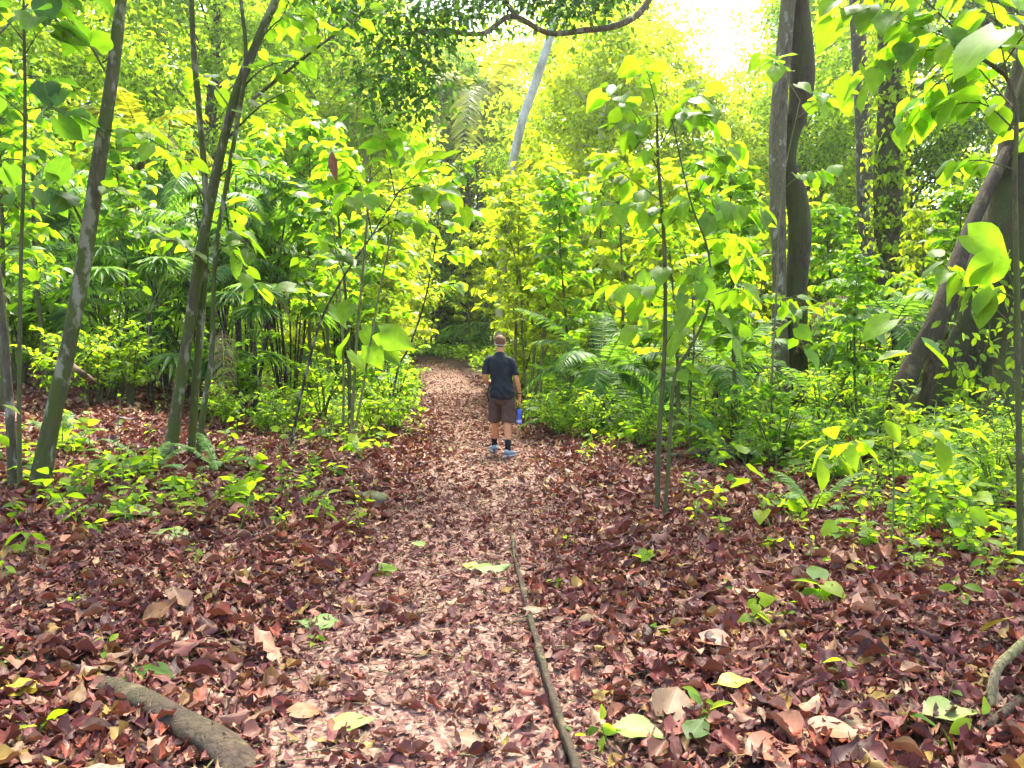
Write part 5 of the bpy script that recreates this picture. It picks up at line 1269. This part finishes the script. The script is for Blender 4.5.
def build_man():
    Y = 11.75; X = gx(501, Y); Z = max(H(X - .1, Y + .33), H(X + .1, Y - .3)) + .012
    t = thing('person', 'man in black t-shirt and brown shorts walking away up the path, blue bottle in hand', 'person', (X, Y, Z))
    skin = plain_mat('skin', (.50, .205, .095), .5, .4, .1, 30)
    cloth = plain_mat('black_cotton', (.016, .019, .024), .85, .2, .35, 60, bump=.3)
    shorts = plain_mat('brown_cotton', (.085, .048, .036), .85, .2, .25, 50, bump=.3)
    sock = plain_mat('black_sock', (.012, .012, .015), .9, .2, .2, 80)
    shoe = plain_mat('grey_blue_shoe', (.23, .26, .31), .6, .3, .25, 60)
    sole = plain_mat('pale_sole', (.45, .47, .50), .7, .3, .15, 60)
    hair = plain_mat('brown_hair', (.15, .066, .036), .75, .3, .35, 90, bump=.5)
    white = plain_mat('white_cord', (.75, .74, .70), .6, .3, .05, 60)
    black = plain_mat('black_strap', (.012, .012, .013), .6, .4, .2, 60)
    b = MB()
    loft(b, [(0, 0, .80, .08, .08), (0, -.01, .86, .155, .125), (0, -.02, .93, .168, .13), (0, -.005, 1.03, .15, .112), (0, .005, 1.13, .142, .104), (0, .0, 1.26, .168, .118), (0, -.008, 1.36, .168, .108), (0, -.008, 1.42, .135, .08), (0, .0, 1.465, .07, .06), (0, .012, 1.51, .056, .058), (0, .022, 1.57, .053, .056), (0, .03, 1.60, .04, .04)])
    ball(b, (0, .035, 1.665), (.074, .094, .093)); ball(b, (0, .06, 1.595), (.053, .065, .058)); ball(b, (0, .128, 1.63), (.013, .02, .022))
    for s in (-1, 1): ball(b, (s * .078, .025, 1.635), (.012, .022, .032)); ball(b, (s * .03, .105, 1.668), (.03, .02, .012))
    ball(b, (0, .108, 1.598), (.022, .012, .006))
    # legs: left one forward, right one behind
    loft(b, [(-.085, 0, .92, .098, .105), (-.09, .07, .74, .083, .088), (-.09, .15, .56, .062, .064), (-.09, .175, .49, .054, .058), (-.092, .19, .40, .054, .060), (-.095, .235, .26, .045, .048), (-.098, .285, .14, .034, .036), (-.10, .30, .07, .034, .038)])
    loft(b, [(.085, 0, .92, .098, .105), (.092, -.0, .74, .083, .088), (.096, .0, .56, .062, .064), (.097, -.02, .49, .054, .058), (.098, -.065, .40, .055, .062), (.10, -.15, .26, .046, .049), (.103, -.235, .14, .034, .036), (.105, -.26, .08, .034, .038)])
    loft(b, [(-.10, .29, .05, .034, .03), (-.105, .37, .04, .038, .025), (-.11, .44, .03, .03, .016)], 14)
    loft(b, [(.105, -.265, .055, .034, .03), (.11, -.19, .04, .038, .025), (.115, -.11, .03, .03, .016)], 14)
    # right arm hanging, a little out; left arm bent forward
    loft(b, [(.13, -.01, 1.40, .045, .05), (.172, -.015, 1.36, .048, .053), (.208, -.03, 1.25, .044, .046), (.230, -.045, 1.13, .039, .041), (.246, -.03, 1.05, .038, .039), (.258, .015, .93, .03, .031), (.266, .04, .85, .024, .027)])
    loft(b, [(-.13, -.01, 1.40, .045, .05), (-.172, -.015, 1.36, .048, .053), (-.208, -.03, 1.25, .044, .046), (-.232, -.03, 1.13, .040, .042), (-.22, .04, 1.06, .038, .039), (-.18, .15, 1.06, .031, .031), (-.14, .23, 1.09, .025, .026)])
    # right hand: palm, four bent fingers round the bottle neck, thumb
    loft(b, [(.266, .045, .845, .018, .034), (.268, .052, .80, .017, .042), (.268, .058, .76, .015, .040)], 14)
    for k, (fy, ln) in enumerate(((.024, .9), (.047, 1.05), (.069, 1.0), (.09, .82))):
        loft(b, [(.270, fy, .765, .0095, .0095), (.276, fy + .002, .735 + .004 * k, .0092, .0092), (.268, fy + .004, .735 - .03 * ln, .0088, .0088), (.250, fy + .004, .728 - .03 * ln, .0075, .0075)], 10)
    loft(b, [(.262, .018, .825, .012, .012), (.248, .008, .79, .011, .011), (.238, .020, .755, .0095, .0095), (.238, .035, .735, .008, .008)], 10)
    # left hand curled in front of the body
    loft(b, [(-.14, .23, 1.09, .026, .022), (-.115, .275, 1.105, .040, .017), (-.095, .305, 1.11, .038, .015)], 14)
    for k in range(4):
        o_ = np.array([-.13 + .020 * k, .31 - .004 * k, 1.115]); ln = (.85, 1, 1.05, .9)[k]
        loft(b, [(*(o_ + (0, 0, 0)), .0092, .0092), (*(o_ + (.012, .03 * ln, .0)), .0090, .0090), (*(o_ + (.025, .038 * ln, -.025)), .0085, .0085), (*(o_ + (.028, .025 * ln, -.04)), .0075, .0075)], 10)
    loft(b, [(-.12, .25, 1.12, .012, .012), (-.09, .265, 1.14, .011, .011), (-.068, .29, 1.145, .009, .009)], 10)
    link('body', remesh(b, .0062, 4, 'body', [skin]), t)
    # hair: close-cropped cap over the back and top of the head
    q = MB(); ball(q, (0, .022, 1.678), (.0795, .092, .088)); ball(q, (0, -.012, 1.63), (.064, .052, .05))
    link('hair', remesh(q, .006, 3, 'hair', [hair]), t)
    q = MB(); a = np.linspace(math.pi * 1.0, math.pi * 2.0, 20)
    tube(q, np.stack([.083 * np.cos(a), .02 + .088 * np.sin(a), 1.628 - .016 * np.sin(-a)], 1), .0035, 6); link('neck_cord', q.mesh('neck_cord', white), t)
    # shirt
    q = MB()
    loft(q, [(0, -.012, .855, .17, .14), (0, -.014, .87, .186, .160), (0, -.014, .95, .183, .156), (0, .0, 1.05, .166, .130), (0, .003, 1.15, .163, .124), (0, -.002, 1.27, .185, .134), (0, -.008, 1.36, .186, .126), (0, -.008, 1.42, .158, .1), (0, -.002, 1.470, .092, .076), (0, .006, 1.50, .068, .068)])
    for s in (-1, 1): loft(q, [(s * .11, -.01, 1.40, .06, .075), (s * .168, -.013, 1.375, .058, .068), (s * .208, -.025, 1.28, .055, .062), (s * .226, -.034, 1.195, .053, .060), (s * .228, -.035, 1.185, .045, .05)])
    me = remesh(q, .008, 3, 'shirt', [cloth])
    n = len(me.vertices); V = np.empty(n * 3, np.float32); me.vertices.foreach_get('co', V); V = V.reshape(-1, 3)
    f = .010 * np.sin(V[:, 2] * 46 + V[:, 0] * 30 + 2 * np.sin(V[:, 0] * 17)) * np.clip((1.3 - V[:, 2]) * 2, .15, 1)
    V[:, 1] += f; V[:, 0] += .004 * np.sin(V[:, 2] * 60 + V[:, 1] * 40); me.vertices.foreach_set('co', V.ravel())
    link('shirt', me, t)
    q = MB()
    loft(q, [(0, -.01, .97, .145, .11), (0, -.012, .93, .162, .126), (0, -.012, .86, .172, .140), (0, -.01, .79, .15, .12), (0, 0, .76, .08, .08)])
    loft(q, [(-.08, .0, .88, .085, .1), (-.092, .06, .75, .108, .112), (-.097, .12, .6, .102, .106), (-.1, .15, .505, .104, .108), (-.1, .152, .497, .09, .09)])
    loft(q, [(.08, .0, .88, .085, .1), (.094, -.005, .75, .108, .112), (.10, .0, .6, .102, .106), (.103, -.012, .490, .105, .110), (.103, -.013, .480, .09, .09)])
    me = remesh(q, .008, 3, 'shorts', [shorts])
    n = len(me.vertices); V = np.empty(n * 3, np.float32); me.vertices.foreach_get('co', V); V = V.reshape(-1, 3)
    V[:, 1] += .005 * np.sin(V[:, 2] * 50 + V[:, 0] * 40); me.vertices.foreach_set('co', V.ravel()); link('shorts', me, t)
    def turn(q, x, y, a):
        for v in q.V:
            dx, dy = v[:, 0] - x, v[:, 1] - y; v[:, 0], v[:, 1] = x + (math.cos(a) * dx - math.sin(a) * dy) * 1.15, y + (math.sin(a) * dx + math.cos(a) * dy) * 1.05
    for s, ax, zt in ((-1, .30, 0.0), (1, -.26, 0.0)):
        x = s * .103
        q = MB(); loft(q, [(x, ax - .05 * (s < 0) + .075 * (s > 0) * .55, .225, .05, .052), (x, ax - .02 + .01 * (s > 0), .16, .042, .044), (x, ax, .09, .042, .046)], 16); link('sock', remesh(q, .006, 2, 'sock', [sock]), t)
        q = MB(); loft(q, [(x, ax - .065, .045, .028, .03), (x, ax - .045, .06, .042, .05), (x, ax + .02, .062, .046, .05), (x, ax + .10, .05, .05, .036), (x + s * .01, ax + .17, .04, .044, .026), (x + s * .012, ax + .205, .034, .02, .015)], 16)
        turn(q, x, ax, -s * (.2 if s < 0 else .38))
        sh = link('shoe', remesh(q, .006, 3, 'shoe', [shoe]), t)
        q = MB(); loft(q, [(x, ax - .072, .012, .022, .012), (x, ax - .045, .012, .044, .014), (x, ax + .05, .012, .045, .013), (x, ax + .12, .012, .054, .012), (x + s * .01, ax + .18, .014, .044, .012), (x + s * .012, ax + .218, .018, .012, .01)], 16)
        turn(q, x, ax, -s * (.2 if s < 0 else .38))
        link('sole', remesh(q, .005, 2, 'sole', [sole]), sh)
    q = MB(); a = np.linspace(0, 2 * np.pi, 20); tube(q, np.stack([.2605 + .033 * np.cos(a), .022 + .034 * np.sin(a), np.full(20, .905)], 1), .008, 6); link('wristband', q.mesh('wristband', black), t)
    q = MB(); tube(q, resample([(-.165, -.10, 1.08), (-.195, -.085, .95), (-.20, -.07, .84), (-.185, -.03, .80)], 12), .008, 6); link('camera_strap', q.mesh('camera_strap', black), t)
    loosen(t)
    # bottle in his hand
    blue = plain_mat('blue_plastic', (.05, .11, .48), .3, .5, .15, 20)
    lid = plain_mat('dark_lid', (.02, .022, .03), .5, .4, .1, 20); lab = plain_mat('pale_label', (.42, .46, .75), .5, .4, .1, 30)
    bt = thing('water_bottle', 'blue water bottle held by its dark lid in the right hand of the man', 'bottle', (X + .264, Y + .035, Z + .45))
    def lathe(name, prof, mat, par):
        q = MB(); nn = 24; a = np.linspace(0, 2 * np.pi, nn, endpoint=False); V = np.concatenate([np.stack([r * np.cos(a), r * np.sin(a), np.full(nn, z)], 1) for r, z in prof])
        k = len(prof); ii = np.arange(k - 1)[:, None] * nn; jj = np.arange(nn)[None]; j2 = (jj + 1) % nn
        q.add(V, None, np.stack([ii + jj, ii + j2, ii + nn + j2, ii + nn + jj], -1).reshape(-1, 4)); return q.build(name, mat, par)
    lathe('bottle_body', [(.001, 0), (.034, 0), (.0385, .006), (.0385, .07), (.036, .10), (.0385, .13), (.0385, .18), (.034, .205), (.022, .222), (.02, .23)], blue, bt)
    lathe('label_band', [(.0388, .022), (.0392, .024), (.0392, .06), (.0388, .062)], lab, bt)
    lathe('lid', [(.0235, .222), (.0245, .224), (.0245, .25), (.021, .256), (.008, .258), (.007, .29), (.001, .292)], lid, bt)
build_man()

# ------------------------------------------------------------------ glare veil
def glare_haze():  # thin volume added to imitate glare toward the sun
    x, y0, y1, z0, z1 = 70, -14, 80, -3, 34
    V = [(sx * x, y, z) for z in (z0, z1) for y in (y0, y1) for sx in (-1, 1)]
    mb = MB(); mb.add(V, None, [(0, 2, 3, 1), (4, 5, 7, 6), (0, 1, 5, 4), (2, 6, 7, 3), (0, 4, 6, 2), (1, 3, 7, 5)])
    m, nt, N, L = new_mat('glare_haze'); out = N.new('ShaderNodeOutputMaterial'); v = N.new('ShaderNodeVolumePrincipled')
    v.inputs['Color'].default_value = (.95, .97, .93, 1); v.inputs['Density'].default_value = .0009; v.inputs['Anisotropy'].default_value = .78
    L.new(v.outputs[0], out.inputs['Volume']); o = mb.build('glare_haze', m, flat=True); o['kind'] = 'stuff'
glare_haze()
